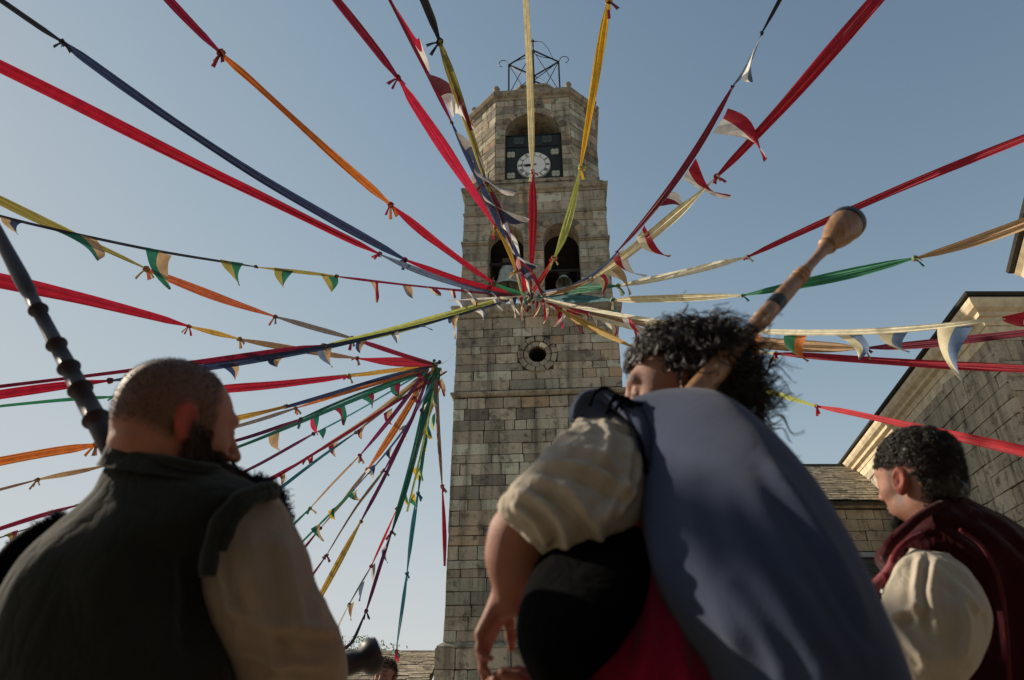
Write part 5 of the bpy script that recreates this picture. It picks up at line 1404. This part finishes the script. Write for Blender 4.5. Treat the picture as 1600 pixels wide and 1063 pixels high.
    def fringe(nm, keys, cnt, L, seed, Yo):
        r2 = np.random.RandomState(seed); kk = catmull(np.array([list(PY(px, py, Yb + Yo)) + [w] for px, py, w in keys]), 60); ln = []
        for _ in range(cnt):
            q = kk[r2.randint(0, 60)]; p = q[:3] + r2.normal(0, 1, 3)*q[3]*np.array([.6, .6, .6]); d = r2.normal(0, 1, 3); d /= np.linalg.norm(d)
            d = d + np.array([.2, 0, .1]); t = np.linspace(0, 1, 5)[:, None]
            ln.append(p + d*L*t*r2.uniform(.5, 1) + r2.normal(0, .003, 3)*np.sin(t*3))
        tubes(nm, ln, .0011, M_FUR, Pn, n=3)
    cbm = MB(); kk = catmull(np.array([list(PY(px, py, Yb + .03)) for px, py in ((388,758),(412,764),(430,782),(442,818))]), 14)
    cbm.tube([Vector(q) for q in kk], [.008 + .006*math.sin(math.pi*k/13) for k in range(14)], 10); cbm.build('shoulder_roll', M_NAVY, Pn, world=True, smooth=True)
    fringe('fringe', [(392,754,.006),(414,758,.009),(434,778,.009),(448,815,.006)], 1500, .013, 3, .03)
    cbm = MB(); kk = catmull(np.array([list(PY(px, py, Yb + .06)) for px, py in ((92,812),(60,842),(28,878),(0,925),(-20,990))]), 16)
    cbm.tube([Vector(q) for q in kk], [.010 + .022*math.sin(math.pi*k/15) for k in range(16)], 12); cbm.build('shoulder_roll', M_VELVET, Pn, world=True, smooth=True)
    fringe('fringe', [(92,806,.005),(60,834,.010),(22,868,.014),(-6,920,.016)], 1500, .014, 4, .06)
    legs(Pn, pel.x, Yb, 1.0)
    return Pn
man_bald()

def bald_pipe():
    # dark drone that leans on the bald man's shoulder
    a = PY(196, 742, 1.28); b = PY(-25, 325, 1.55); d = (b - a); L = d.length
    B = empty('bagpipe_drone', tuple(a), 0, 'dark turned wooden drone pipe with raised rings leaning over the bald man\'s shoulder', 'bagpipe drone')
    M = Matrix.Translation(a) @ d.to_track_quat('Z', 'Y').to_matrix().to_4x4()
    q = MB(); prof = [(.001, -.02), (.023, -.02), (.024, .06), (.020, .12)]
    def ringp(z, r0): return [(r0, z-.007), (r0+.004, z-.004), (r0+.0065, z), (r0+.004, z+.002), (r0, z+.007)]
    prof = [(.001, -.1), (.021, -.1), (.021, L*.12)] + ringp(L*.15, .0205) + ringp(L*.24, .019) + ringp(L*.31, .0175) + ringp(L*.39, .016) + [(.0155, L*.46)] + ringp(L*.52, .0155) + [(.015, L*.58), (.018, L*.6), (.019, L*.66), (.017, L*.8), (.0155, L*1.0), (.015, L*1.2), (.001, L*1.2)]
    q.lathe(prof, M, 28); q.build('pipe', plain('drone_dark_wood', (.022, .010, .012), .5, scale=30, spec=.3), B, world=True, smooth=True)
    # second pipe end that shows beyond the sleeve
    a = PY(470, 1062, 1.22); b = PY(588, 1024, 1.28); d = b - a; L = d.length
    B2 = empty('bagpipe_chanter', tuple(a), 0, 'blurred black pipe end with a flared bell poking out beyond the tan sleeve', 'bagpipe chanter')
    M = Matrix.Translation(a) @ d.to_track_quat('Z', 'Y').to_matrix().to_4x4(); q = MB()
    q.lathe([(.001, -.05), (.018, -.05), (.019, L*.6), (.017, L*.78), (.026, L*.84), (.030, L*.92), (.029, L), (.02, L*1.02), (.012, L*.98), (.001, L*.9)], M, 24)
    q.build('pipe', plain('chanter_black', (.015, .013, .018), .4), B2, world=True, smooth=True)
bald_pipe()

# ================================================================== the curly haired bagpiper (centre)
def piper():
    Yt = 1.18                                    # head and far shoulder
    hc = PY(1064, 620, 1.24)
    Pn = empty('person', (PY(1150, 800, 1.0).x, 1.0, 0), 0, 'bagpiper with black curly hair bending forward in a slate blue tunic and cream shirt', 'person')
    S = head_sdf(neck_dir=(0, -.06, -.19), neck_r=.056); V, F = S.mesh(); x, y, z = V.T
    M = frame(hc, 80, pitch=-4, roll=-4, scale=1.04)
    brow = (np.exp(-((z-.036)/.006)**2) * smoothstep(.07, .08, y) * smoothstep(.008, .014, np.abs(x)) * (1-smoothstep(.045, .055, np.abs(x))))
    lid = np.exp(-((z-.0015)/.0035)**2) * smoothstep(.07, .08, y) * smoothstep(.015, .02, np.abs(x)) * (1-smoothstep(.044, .048, np.abs(x)))
    mask = np.clip(brow + lid + .95*smoothstep(.075, .1, z + .35*(-y)) , 0, 1)
    red = .35*np.exp(-((np.abs(x)-.04)/.02)**2 - ((z+.02)/.025)**2)*(y > .03)
    neck = M @ Vector((0, -.08, -.22))
    sh = PY(955, 735, 1.06); elb = PY(812, 835, .99); wr = PY(800, 935, 1.03)
    chest = PY(1110, 830, 1.04); pel = Vector((PY(1250, 1063, .86).x, .86, .98))
    # body, forearm and hand in one surface, modelled in world space
    caps = [(neck, chest, .04, .05), (chest, pel, .06, .08), (chest, sh, .035, .035), (sh, elb, .038, .038),
            (pel, Vector((pel.x-.1, .95, .1)), .1, .05), (pel, Vector((pel.x+.1, .9, .1)), .1, .05)]
    fa = SDF(np.minimum.reduce([np.array(elb), np.array(wr)]) - .2, np.maximum.reduce([np.array(elb), np.array(wr)]) + .2, .0035)
    mid = elb.lerp(wr, .35)
    fa.cap(elb, mid, .040, .041, .02); fa.cap(mid, wr, .041, .026, .02); fa.cap(sh.lerp(elb, .6), elb, .040, .038, .02)
    tip = PY(748, 1045, 1.05)
    hand_sdf(fa, wr + Vector((-.008, .01, .01)), (tip - wr), (.85, -.35, 0), 1, L=.135, curl=(.12, .25, .4, .6), thumb=1)
    w2 = PY(888, 1112, 1.04); t2 = PY(812, 1062, 1.06); hi = np.array(w2) + .16; 
    fb = SDF(np.array(w2) - .2, hi, .0035); fb.cap(w2 + (w2 - t2)*1.2, w2, .034, .026, .01); hand_sdf(fb, w2, (t2 - w2), (.2, -.4, -1), 1, L=.16, curl=(.5, .6, .65, .7), thumb=-1)
    FV, FF = fa.mesh(); V2, F2 = fb.mesh(); FF = np.vstack([FF, F2 + len(FV)]); FV = np.vstack([FV, V2])
    HV = xf(V, M); allHV = np.vstack([HV, FV]); allHF = np.vstack([F, FF + len(HV)])
    z0 = np.zeros(len(FV))
    body_mesh(Pn, allHV, allHF, {'mask': np.concatenate([mask, z0]), 'red': np.concatenate([red, z0 + .15])}, caps, M_SKIN_B)
    # sleeve, cream linen rolled above the elbow
    Ys = .98
    sl = [crease([(800,770),(850,790),(880,830),(880,870)], 9, .013), crease([(815,745),(880,770),(925,820),(935,850)], 9, .013), crease([(835,725),(900,735),(960,760),(985,790)], 9, .012),
          crease([(870,700),(930,710),(985,745)], 8, .008), crease([(985,680),(975,760),(925,830)], 10, .010), crease([(940,650),(950,690),(940,730)], 9, .006), crease([(800,785),(835,815),(862,855)], 7, .009),
          crease([(1000,690),(990,760),(955,820)], 6, .008), noisefold(.004, 14, (1, 1, 1), 5), noisefold(.0035, 20, (1, 1, 1.3), 15, 2, True), noisefold(.0015, 48, (1, 1, 1), 16)]
    loft('shirt_sleeve', [(905,655,1000,668,Ys+.10,.03), (893,668,1012,730,Ys+.06,.065), (862,695,1012,790,Ys+.03,.08), (828,730,985,828,Ys,.085), (800,758,945,850,Ys-.01,.08), (784,782,900,866,Ys-.01,.07), (781,795,862,872,Ys,.058), (786,803,852,868,Ys+.005,.045)],
         M_SHIRT, Pn, folds=sl, nu=170, nv=150)
    # the tunic: one wide bent back
    Yk = [1.13, 1.10, 1.05, .99, .94, .90, .87, .86, .86]
    bf = [crease([(1005,700),(1010,790),(1040,900),(1090,1000)], 16, .004), crease([(1070,700),(1085,800),(1120,920),(1180,1063)], 24, .006), crease([(1110,760),(1170,860),(1260,1000),(1310,1080)], 22, .006),
          crease([(1150,740),(1230,860),(1310,980),(1370,1063)], 18, .005), crease([(1180,700),(1260,800),(1320,900),(1370,1010)], 14, .006), crease([(1120,880),(1190,980),(1240,1080)], 20, .005), noisefold(.003, 5, (1, 1, .5), 2)]
    loft('tunic', [(960,650,992,622,Yk[0],.03), (985,672,1040,613,Yk[1],.055), (1000,715,1110,620,Yk[2],.09), (1003,775,1175,668,Yk[3],.12), (1006,840,1235,740,Yk[4],.145), (1020,910,1290,830,Yk[5],.16), (1060,985,1334,935,Yk[6],.165), (1112,1070,1382,1070,Yk[7],.165), (1150,1300,1430,1300,Yk[8],.16)],
         M_BLUE, Pn, folds=bf, nu=200, nv=180, power=2.15)
    # knotted navy shoulder straps with lacing
    ep = MB()
    def strip(pts, w0, dz=0, mi=0):
        kk = catmull(np.array([list(PY(px, py, Yq)) + [r_] for px, py, Yq, r_ in pts]), 26)
        ep.tube([Vector(q[:3]) for q in kk], [float(q[3]) for q in kk], 12, mi=mi)
    strip([(898,656,1.12,.006), (904,636,1.12,.011), (918,620,1.12,.013), (944,618,1.11,.013), (968,631,1.09,.014), (992,652,1.06,.015), (1004,685,1.02,.014), (1010,730,.99,.008)], 0)
    ep.build('shoulder_strap', M_BLUE, Pn, world=True, smooth=True)
    ep = MB()
    strip([(895,662,1.14,.008), (908,642,1.14,.020), (932,636,1.13,.021), (958,646,1.12,.012)], 0)
    ep.build('shoulder_lining', M_NAVY, Pn, world=True, smooth=True)
    ep = MB()
    for cpts in ([(922,634,1.08), (928,616,1.09), (946,606,1.1), (966,622,1.07), (972,640,1.05)], [(955,628,1.07), (964,618,1.07), (985,630,1.06), (1002,633,1.05)], [(948,646,1.06), (956,628,1.07), (972,620,1.07), (996,632,1.05), (1004,631,1.05)],
                 [(962,640,1.05), (972,628,1.06), (988,636,1.05)], [(945,636,1.07),(968,650,1.05),(990,672,1.02),(1003,700,.99),(1010,740,.97)]):
        kk = catmull(np.array([list(PY(*c)) for c in cpts]), 18); ep.tube([Vector(q) for q in kk], .0032, 6)
    ep.build('lacing', M_VELVET, Pn, world=True, smooth=True)
    # curly hair: a dark under-mass and many spiral locks
    Mh = M; r2 = np.random.RandomState(8); lines = []; rad = []
    roots = []
    def lock(c, spread, k):
        # a lock is several fine hairs that run together and part at the tip
        m = len(c); t = np.linspace(0, 1, m)[:, None]
        for _ in range(k):
            o1 = r2.normal(0, 1, 3)*spread*.6; o2 = r2.normal(0, 1, 3)*spread
            lines.append(c + o1*(1-t) + o2*t + r2.normal(0, .0006, (1, 3))*np.sin(t*9)); rad.append(r2.uniform(.0005, .0012))
    hl = np.where(y > .02, .07, np.where(y > -.01, .03, -.07))
    cand = np.where(z > hl + .012*fbm(V*60, 2, 5))[0]
    for i in r2.choice(cand, 1700):
        p = V[i]; nrm = p - np.array([0, -.02, .02]); nrm /= np.linalg.norm(nrm)
        back = smoothstep(.03, -.07, p[1])
        L = r2.uniform(.018, .042) + back*r2.uniform(0, .03)
        grav = np.array([0, -.5, -.35])
        m = 20; t = np.linspace(0, 1, m)[:, None]
        rd = r2.normal(0, .45, 3)
        ax = (nrm + rd)*L*(t - .25*t*t) + grav*L*t*t*.8
        tdir = nrm + rd*.5 + grav*.3; tdir /= np.linalg.norm(tdir); a = np.cross(tdir, r2.normal(0, 1, 3)); a /= np.linalg.norm(a); b = np.cross(tdir, a)
        w = r2.uniform(.006, .0145); turns = r2.uniform(1.1, 2.2); ph = r2.uniform(0, 6.3)
        c = p + ax + w*np.minimum(1, t*3)*(a*np.cos(turns*2*np.pi*t+ph) + b*np.sin(turns*2*np.pi*t+ph))
        lock(xf(c, Mh), r2.uniform(.0012, .004), 4)
    # loose ringlets that hang behind the pipe towards the shoulder
    for k in range(300):
        t0 = r2.rand(); px = 1108 + 66*t0 + r2.normal(0, 9); py = 585 + 96*t0 + r2.normal(0, 10)
        p = np.array(PY(px, py, 1.22 + r2.normal(0, .02))); d = np.array(PY(px + r2.uniform(-10, 14), py + r2.uniform(8, 34), 1.22)) - p
        m = 20; t = np.linspace(0, 1, m)[:, None]; a = np.cross(d, [0, 1, .2]); a /= np.linalg.norm(a); b = np.cross(d/np.linalg.norm(d), a)
        w = r2.uniform(.004, .010); turns = r2.uniform(1, 2.2); ph = r2.uniform(0, 6.3)
        lock(p + d*t + w*(a*np.cos(turns*6.283*t+ph) + b*np.sin(turns*6.283*t+ph)), r2.uniform(.0012, .0036), 4)
    for k in range(16):                     # strays against the sky
        th = r2.uniform(.1, 1.0); px = 1000 + 190*th; py = 560 - 60*math.sin(min(1, th*1.1)*math.pi)*.6 + (55*max(0, th-.6)*2)
        p = np.array(PY(px, py + 8, 1.2)); m = 24; t = np.linspace(0, 1, m)[:, None]; w = r2.uniform(.006, .014)
        dirp = np.array([r2.uniform(-.2, .6), 0, r2.uniform(.2, 1)]); a = np.array([1, 0, 0.]); b = np.array([0, .5, 1.])
        lines.append(p + dirp*.012*t + w*(a*(np.cos(5.5*t) - 1)*.6 + b*np.sin(5.5*t)*.8)); rad.append(.0008)
    hu = SDF((-.12, -.17, -.16), (.12, .12, .19), .005)
    hu.ell((0, -.035, .06), (.088, .098, .088), .0); hu.ell((0, -.085, -.03), (.075, .05, .09), .03)
    HVv, HFf = hu.mesh(); nn = fbm(HVv*45, 3, 4); HVv = HVv + (HVv/np.linalg.norm(HVv, axis=1)[:, None])*nn[:, None]*.009
    me = mesh('hair', xf(HVv, Mh), HFf, True); set_attr(me, 'tone', np.clip(nn*.3, 0, 1)); hr = obj('hair', me, M_HAIR_BLK, Pn, world=True)
    lk = tubes('curls', lines, rad, M_HAIR_BLK, Pn, n=3); lk['kind'] = 'stuff'
    # back locks under-mass
    q = MB(); kk = catmull(np.array([list(PY(px, py, 1.24)) + [r_] for px, py, r_ in ((1110,600,.04), (1130,620,.045), (1152,645,.034), (1175,672,.02), (1190,692,.008))]), 22)
    q.tube([Vector(c[:3]) for c in kk], [float(c[3])*(1 + .12*math.sin(i*1.9)) for i, c in enumerate(kk)], 18)
    q.build('back_hair', M_HAIR_BLK, Pn, world=True, smooth=True)
    # crimson cloth below the tunic
    cf = [crease([(1000,850),(960,960),(930,1063)], 14, .008), crease([(1020,880),(1010,970),(1000,1070)], 12, .008), crease([(1050,950),(1060,1010),(1075,1080)], 12, .008), noisefold(.006, 8, (1, 1, .4), 4)]
    loft('crimson_skirt', [(975,810,1010,815,1.0,.03), (965,860,1040,870,.99,.06), (930,930,1085,930,.98,.09), (895,1000,1125,1000,.97,.11), (870,1080,1170,1080,.96,.12), (850,1300,1200,1300,.95,.13)], M_CRIM, Pn, folds=cf, nu=140, nv=100)
    legs(Pn, pel.x, .92, 1.0)
    return M
piper_head = piper()

def bagpipe():
    bc = PY(905, 930, .90)
    B = empty('bagpipe', tuple(bc), 0, 'bagpipe with a black bag under the arm and a turned wooden drone over the shoulder', 'bagpipe')
    loft('bag', [(940,775,1010,770,1.06,.02), (895,805,1014,800,1.04,.05), (860,850,1013,845,.99,.08), (828,905,1011,905,.93,.10), (811,965,990,965,.88,.11), (812,1015,958,1015,.86,.115), (832,1065,912,1065,.86,.10), (850,1110,890,1110,.87,.05)], M_VELVET, B,
         folds=[noisefold(.004, 7, (1, 1, 1), 3)], nu=120, nv=100)
    a = PY(1072, 632, 1.10); e = PY(1318, 356, 1.36); d = e - a; L = d.length
    M = Matrix.Translation(a) @ d.to_track_quat('Z', 'Y').to_matrix().to_4x4()
    wood = bpy.data.materials.new('boxwood'); wood.use_nodes = True; nt = wood.node_tree; b = nt.nodes['Principled BSDF']
    tc = N(nt, 'ShaderNodeTexCoord'); mp = N(nt, 'ShaderNodeMapping'); mp.inputs['Rotation'].default_value = (d.to_track_quat('Z', 'Y').inverted()).to_euler(); mp.inputs['Scale'].default_value = (90, 90, 9)
    nt.links.new(tc.outputs['Object'], mp.inputs[0]); t = N(nt, 'ShaderNodeTexNoise', Scale=1, Detail=5, Roughness=.6); nt.links.new(mp.outputs[0], t.inputs['Vector'])
    rp = ramp(nt, [(.3, (.19, .09, .04)), (.55, (.33, .175, .08)), (.75, (.42, .25, .13))]); nt.links.new(t.outputs['Fac'], rp.inputs[0]); nt.links.new(rp.outputs[0], b.inputs['Base Color']); b.inputs['Roughness'].default_value = .42
    def rg(z, r0, dr=.006, h=.010): return [(r0, z-h), (r0+dr*.8, z-h*.5), (r0+dr, z), (r0+dr*.8, z+h*.5), (r0, z+h)]
    z = lambda f: f*L
    prof = [(.001, -.06), (.022, -.06), (.0235, z(.0)), (.026, z(.10)), (.027, z(.16))] + rg(z(.185), .021, .007, .005) + rg(z(.215), .021, .005, .004) + [(.0175, z(.25)), (.0155, z(.33))] + rg(z(.372), .0175, .0035, .004) + rg(z(.398), .0185, .0035, .004) + \
           [(.0215, z(.42)), (.0205, z(.435)), (.0205, z(.54)), (.0195, z(.60))] + rg(z(.628), .0175, .0035, .004) + rg(z(.65), .0175, .0035, .004) + rg(z(.672), .0165, .003, .004) + [(.0125, z(.715)), (.0125, z(.78)), (.0165, z(.83)), (.0185, z(.845))] + rg(z(.862), .0185, .007, .006) + \
           [(.0185, z(.88)), (.0265, z(.905)), (.0335, z(.935)), (.038, z(.965)), (.0405, z(1.0)), (.0425, z(1.02)), (.042, z(1.04)), (.037, z(1.045)), (.033, z(1.0)), (.016, z(.93)), (.001, z(.92))]
    prof = [(r_*(.86 if zz < z(.9) else .97), zz) for r_, zz in prof]
    q = MB(); q.lathe(prof, M, 40); dr = q.build('drone', wood, B, world=True, smooth=True)
    q = MB(); q.lathe([(.0408, z(1.016)), (.0425, z(1.02)), (.0425, z(1.045)), (.0370, z(1.05)), (.035, z(1.0))], M, 40); q.build('bell_rim', M_LEATHER, dr, world=True, smooth=True)
    q = MB(); q.lathe([(.0176, z(.456)), (.0183, z(.46)), (.0183, z(.50)), (.0176, z(.504))], M, 32); q.build('horn_band', M_LEATHER, dr, world=True, smooth=True)
    # the chanter with the hand's far end, low beside the bag
    q = MB(); p0 = PY(835, 1040, 1.05); p1 = PY(770, 1200, 1.12); q.tube([p0, p0.lerp(p1, .5), p1], [.011, .009, .012], 14); q.build('chanter', wood, B, world=True, smooth=True)
bagpipe()

# ================================================================== the man in the burgundy cloak (right)
def man_cloak():
    Yb = 1.52
    hc = PY(1434, 752, Yb)
    Pn = empty('person', (hc.x + .05, Yb, 0), 0, 'man with short curly hair and goatee in a burgundy cloak over a cream shirt', 'person')
    S = head_sdf(nose=1.0, neck_dir=(0, -.008, -.13), neck_r=.055); V, F = S.mesh(); x, y, z = V.T
    M = frame(hc, 22, pitch=4, roll=-4, scale=.87)
    beard = smoothstep(.045, .06, y) * (1-smoothstep(-.085, -.075, z)) * smoothstep(-.13, -.115, z)
    side = smoothstep(.05, .058, np.abs(x)) * smoothstep(-.005, .01, y) * (1-smoothstep(.025, .045, y)) * smoothstep(-.09, -.04, z) * (1-smoothstep(.03, .05, z))*.8
    jawl = smoothstep(.02, .04, y)*(1-smoothstep(-.06, -.045, z))*smoothstep(-.12, -.1, z)*.35
    mask = np.clip(beard + side + jawl + smoothstep(.03, .06, z - .4*y), 0, 1)
    red = np.clip(smoothstep(.07, .078, np.abs(x)) * (np.abs(y + .012) < .035) * (z < .035) * (z > -.05) * .8, 0, 1)
    neck = M @ Vector((0, -.03, -.17)); HV = xf(V, M)
    ch = Vector((neck.x + .07, Yb + .12, neck.z - .2)); pel = Vector((ch.x + .04, Yb + .12, .95)); shl = PY(1458, 950, Yb + .04); shr = PY(1570, 920, Yb + .1); el = PY(1430, 1063, Yb - .02)
    caps = [(neck, ch, .045, .045), (ch, pel, .06, .08), (ch, shl, .035, .035), (shl, el, .035, .035), (pel, Vector((pel.x-.1, Yb, .1)), .1, .05), (pel, Vector((pel.x+.1, Yb, .1)), .1, .05)]
    body_mesh(Pn, HV, F, {'mask': mask, 'red': red}, caps, M_SKIN_B)
    r2 = np.random.RandomState(3); lines = []; rad = []
    okh = (z - .42*y > .018) & ((y < -.035) | (z > .035 + .2*y)) & (z > -.055) | ((y < -.045) & (z > -.095))
    for i in r2.choice(np.where(okh)[0], 2600):
        p = V[i]; nrm = p - np.array([0, -.01, .02]); nrm /= np.linalg.norm(nrm)
        up = smoothstep(.02, .11, p[2]); L = .010 + .018*up*r2.uniform(.5, 1.1); m = 12; t = np.linspace(0, 1, m)[:, None]
        a = np.cross(nrm, [.3, .5, .8]); a /= np.linalg.norm(a); b = np.cross(nrm, a); w = (.003 + .004*up)*r2.uniform(.7, 1.3); tr = r2.uniform(.7, 1.5); ph = r2.uniform(0, 6.3)
        c = p + nrm*L*(t - .3*t*t) + np.array([0, -.2, -.6])*L*.5*t*t + w*(a*(np.cos(tr*6.283*t+ph)-np.cos(ph)) + b*(np.sin(tr*6.283*t+ph)-np.sin(ph)))
        c = xf(c, M)
        for _ in range(3): lines.append(c + r2.normal(0, .0013, 3) + r2.normal(0, .0012, 3)*t); rad.append(r2.uniform(.0005, .0011))
    tubes('curls', lines, rad, M_HAIR_BLK, Pn, n=3)['kind'] = 'stuff'
    hu = SDF((-.11, -.15, -.09), (.11, .12, .17), .005); hu.ell((0, -.032, .054), (.075, .090, .075), 0.0); hu.ell((0, -.07, -.02), (.062, .045, .06), .02)
    HVv, HFf = hu.mesh(); nn = fbm(HVv*60, 3, 4); HVv = HVv + (HVv/np.linalg.norm(HVv, axis=1)[:, None])*nn[:, None]*.006
    me = mesh('hair', xf(HVv, M), HFf, True); set_attr(me, 'tone', np.clip(nn*.3, 0, 1)); obj('hair', me, M_HAIR_BLK, Pn, world=True)
    lines = []
    for i in r2.choice(np.where((beard > .3))[0], 900):
        p = V[i]; d = np.array([p[0]*.8, .35, -.9]); d /= np.linalg.norm(d); L = r2.uniform(.012, .032); t = np.linspace(0, 1, 5)[:, None]
        lines.append(xf(p + d*L*t + r2.normal(0, .12, 3)*L*np.sin(t*3), M))
    tubes('goatee', lines, .0009, M_HAIR_BLK, Pn, n=3)
    # sleeve
    sl = [crease([(1440,862),(1432,920),(1438,990)], 8, .010), crease([(1462,868),(1455,930),(1470,1000)], 8, .008), crease([(1390,970),(1425,955),(1450,950)], 8, .010), crease([(1395,965),(1420,1000),(1450,1040)], 7, .012),
          crease([(1385,1000),(1400,1040),(1410,1080)], 7, .010), crease([(1500,920),(1510,980),(1500,1040)], 9, .008), crease([(1480,900),(1520,940),(1535,960)], 7, .008), noisefold(.004, 12, (1, 1, .6), 9), noisefold(.004, 17, (1, 1, .5), 19, 2, True)]
    loft('shirt_sleeve', [(1425,858,1480,866,Yb-.12,.03), (1402,885,1515,900,Yb-.14,.06), (1388,935,1534,950,Yb-.15,.085), (1386,975,1530,1000,Yb-.15,.09), (1378,1020,1515,1040,Yb-.15,.085), (1385,1070,1490,1080,Yb-.14,.075), (1400,1130,1480,1140,Yb-.13,.06)], M_SHIRT, Pn, folds=sl, nu=150, nv=130)
    # cloak
    cf = [crease([(1440,812),(1500,815),(1560,850),(1620,920)], 11, .008), crease([(1480,835),(1540,880),(1570,960),(1580,1060)], 9, .008), crease([(1500,800),(1560,820),(1620,870)], 8, .007), crease([(1420,840),(1470,830),(1530,870)], 8, .005), noisefold(.004, 15, (1, 1, .5), 31, 2, True), noisefold(.006, 7, (1, 1, .5), 12)]
    loft('cloak', [(1414,826,1492,776,Yb+.0,.065), (1394,846,1512,790,Yb+.0,.085), (1380,866,1556,814,Yb+.01,.11), (1388,884,1602,846,Yb+.02,.13), (1420,905,1640,885,Yb+.03,.14), (1450,950,1680,940,Yb+.05,.16), (1455,1000,1700,1010,Yb+.06,.16), (1450,1080,1710,1090,Yb+.06,.16), (1440,1350,1720,1350,Yb+.06,.16)], M_BURG, Pn, folds=cf, nu=180, nv=160)
    # raised collar, piping and the pink strap in front
    q = MB()
    def tubepx(keys, n=24, sides=10):
        kk = catmull(np.array([list(PY(px, py, Y_)) + [r_] for px, py, Y_, r_ in keys]), n); q.tube([Vector(c[:3]) for c in kk], [float(c[3]) for c in kk], sides)
    tubepx([(1490,772,Yb+.02,.008), (1496,780,Yb-.04,.011), (1470,790,Yb-.075,.010), (1440,806,Yb-.085,.010), (1414,828,Yb-.08,.011), (1392,848,Yb-.07,.012), (1380,870,Yb-.03,.010)])
    q.build('collar', M_BURG, Pn, world=True, smooth=True); q = MB()
    tubepx([(1440,835,Yb-.13,.005), (1420,845,Yb-.13,.006), (1402,862,Yb-.12,.006), (1394,885,Yb-.11,.006), (1388,910,Yb-.10,.006)]); tubepx([(1384,895,Yb-.12,.006), (1387,940,Yb-.11,.005), (1382,975,Yb-.10,.004)])
    tubepx([(1500,828,Yb-.16,.003), (1535,855,Yb-.15,.0035), (1560,905,Yb-.14,.0035), (1572,970,Yb-.13,.003), (1578,1063,Yb-.12,.003)])
    tubepx([(1510,806,Yb-.10,.003), (1560,830,Yb-.1,.004), (1610,880,Yb-.1,.004)])
    q.build('piping', M_BURGL, Pn, world=True, smooth=True); q = MB()
    tubepx([(1300,980,Yb-.05,.014), (1345,942,Yb-.09,.014), (1370,918,Yb-.10,.014), (1392,892,Yb-.11,.012), (1398,870,Yb-.10,.008)], sides=14)
    q.build('strap', plain('dusty_rose_leather', (.22, .045, .055), .5, var=.4, scale=60), Pn, world=True, smooth=True); q = MB()
    for px, py in ((1381,926), (1383,934), (1378,955), (1376,962)): q.lathe([(.001, .006), (.004, .005), (.006, 0), (.004, -.005), (.001, -.006)], Matrix.Translation(PY(px, py, Yb-.12)), 10)
    q.build('buckle', plain('silver', (.4, .4, .38), .5, .7), Pn, world=True)['kind'] = 'stuff'
    legs(Pn, pel.x, Yb, 1.0)
man_cloak()

# ================================================================== two people far down in the square
def small_person(px, py, Y, lab, sc, shirt, yaw, hairmat):
    hc = PY(px, py, Y)
    Pn = empty('person', (hc.x, Y, 0), 0, lab, 'person')
    S = head_sdf(); V, F = S.mesh(); V = V[:]; x, y, z = V.T
    M = frame(hc, yaw, 0, 0, sc)
    brow = np.exp(-((z-.036)/.006)**2) * smoothstep(.07, .08, y) * smoothstep(.008, .014, np.abs(x)) * (1-smoothstep(.045, .055, np.abs(x)))
    eye = np.exp(-((z-.006)/.006)**2 - ((np.abs(x)-.031)/.011)**2) * (y > .06)
    lip = np.exp(-((z+.061)/.006)**2 - (x/.02)**2) * (y > .06)
    mask = np.clip(brow + eye, 0, 1); nk = M @ Vector((0, -.05, -.2)); H = hc.z
    c1 = Vector((hc.x, Y, nk.z-.12)); pv = Vector((hc.x, Y, H*.52)); caps = [(nk, c1, .05, .07), (c1, pv, .11, .11)]
    for s in (-1, 1):
        sh = c1 + Vector((s*.15, 0, .03)); el = sh + Vector((s*.05, -.02, -.26)); wr = el + Vector((0, -.08, -.22))
        caps += [(c1, sh, .07, .05), (sh, el, .045, .038), (el, wr, .035, .025), (wr, wr + Vector((0, -.02, -.09)), .028, .016), (pv, Vector((pv.x + s*.09, Y, .06)), .09, .045), (Vector((pv.x + s*.09, Y, .05)), Vector((pv.x + s*.1, Y-.13, .04)), .04, .03)]
    body_mesh(Pn, xf(V, M), F, {'mask': mask, 'red': lip*.8}, caps, M_SKIN_B, h=.01)
    q = MB(); q.tube([nk + Vector((0, 0, -.01)), c1 + Vector((0, 0, .06)), c1, c1.lerp(pv, .5), pv + Vector((0, 0, -.08))], [.07, .14, .165, .15, .17], 20)
    for s in (-1, 1):
        sh = c1 + Vector((s*.15, 0, .03)); el = sh + Vector((s*.05, -.02, -.26)); q.tube([sh, sh.lerp(el, .5), el], [.065, .06, .055], 14)
    q.build('shirt', shirt, Pn, world=True, smooth=True); q = MB()
    for s in (-1, 1): q.tube([pv, Vector((pv.x + s*.09, Y, H*.28)), Vector((pv.x + s*.09, Y, .1))], [.11, .08, .065], 14)
    q.build('trousers', M_TROUSER, Pn, world=True, smooth=True)
    r2 = np.random.RandomState(int(px)); lines = []
    ok = (z - .3*y > .035) | ((y < -.03) & (z > -.04))
    for i in r2.choice(np.where(ok)[0], 1500):
        p = V[i]; nrm = p - np.array([0, -.01, .02]); nrm /= np.linalg.norm(nrm); t = np.linspace(0, 1, 5)[:, None]; L = r2.uniform(.012, .03)
        lines.append(xf(p + nrm*L*t + r2.normal(0, .004, 3)*np.sin(t*3), M))
    tubes('hair', lines, .0016, hairmat, Pn, n=3)
small_person(601, 1058, 5.9, 'small dark haired person facing the camera, low beside the foot of the tower', 1.0, M_SHIRT2, 172, M_HAIR_BLK)
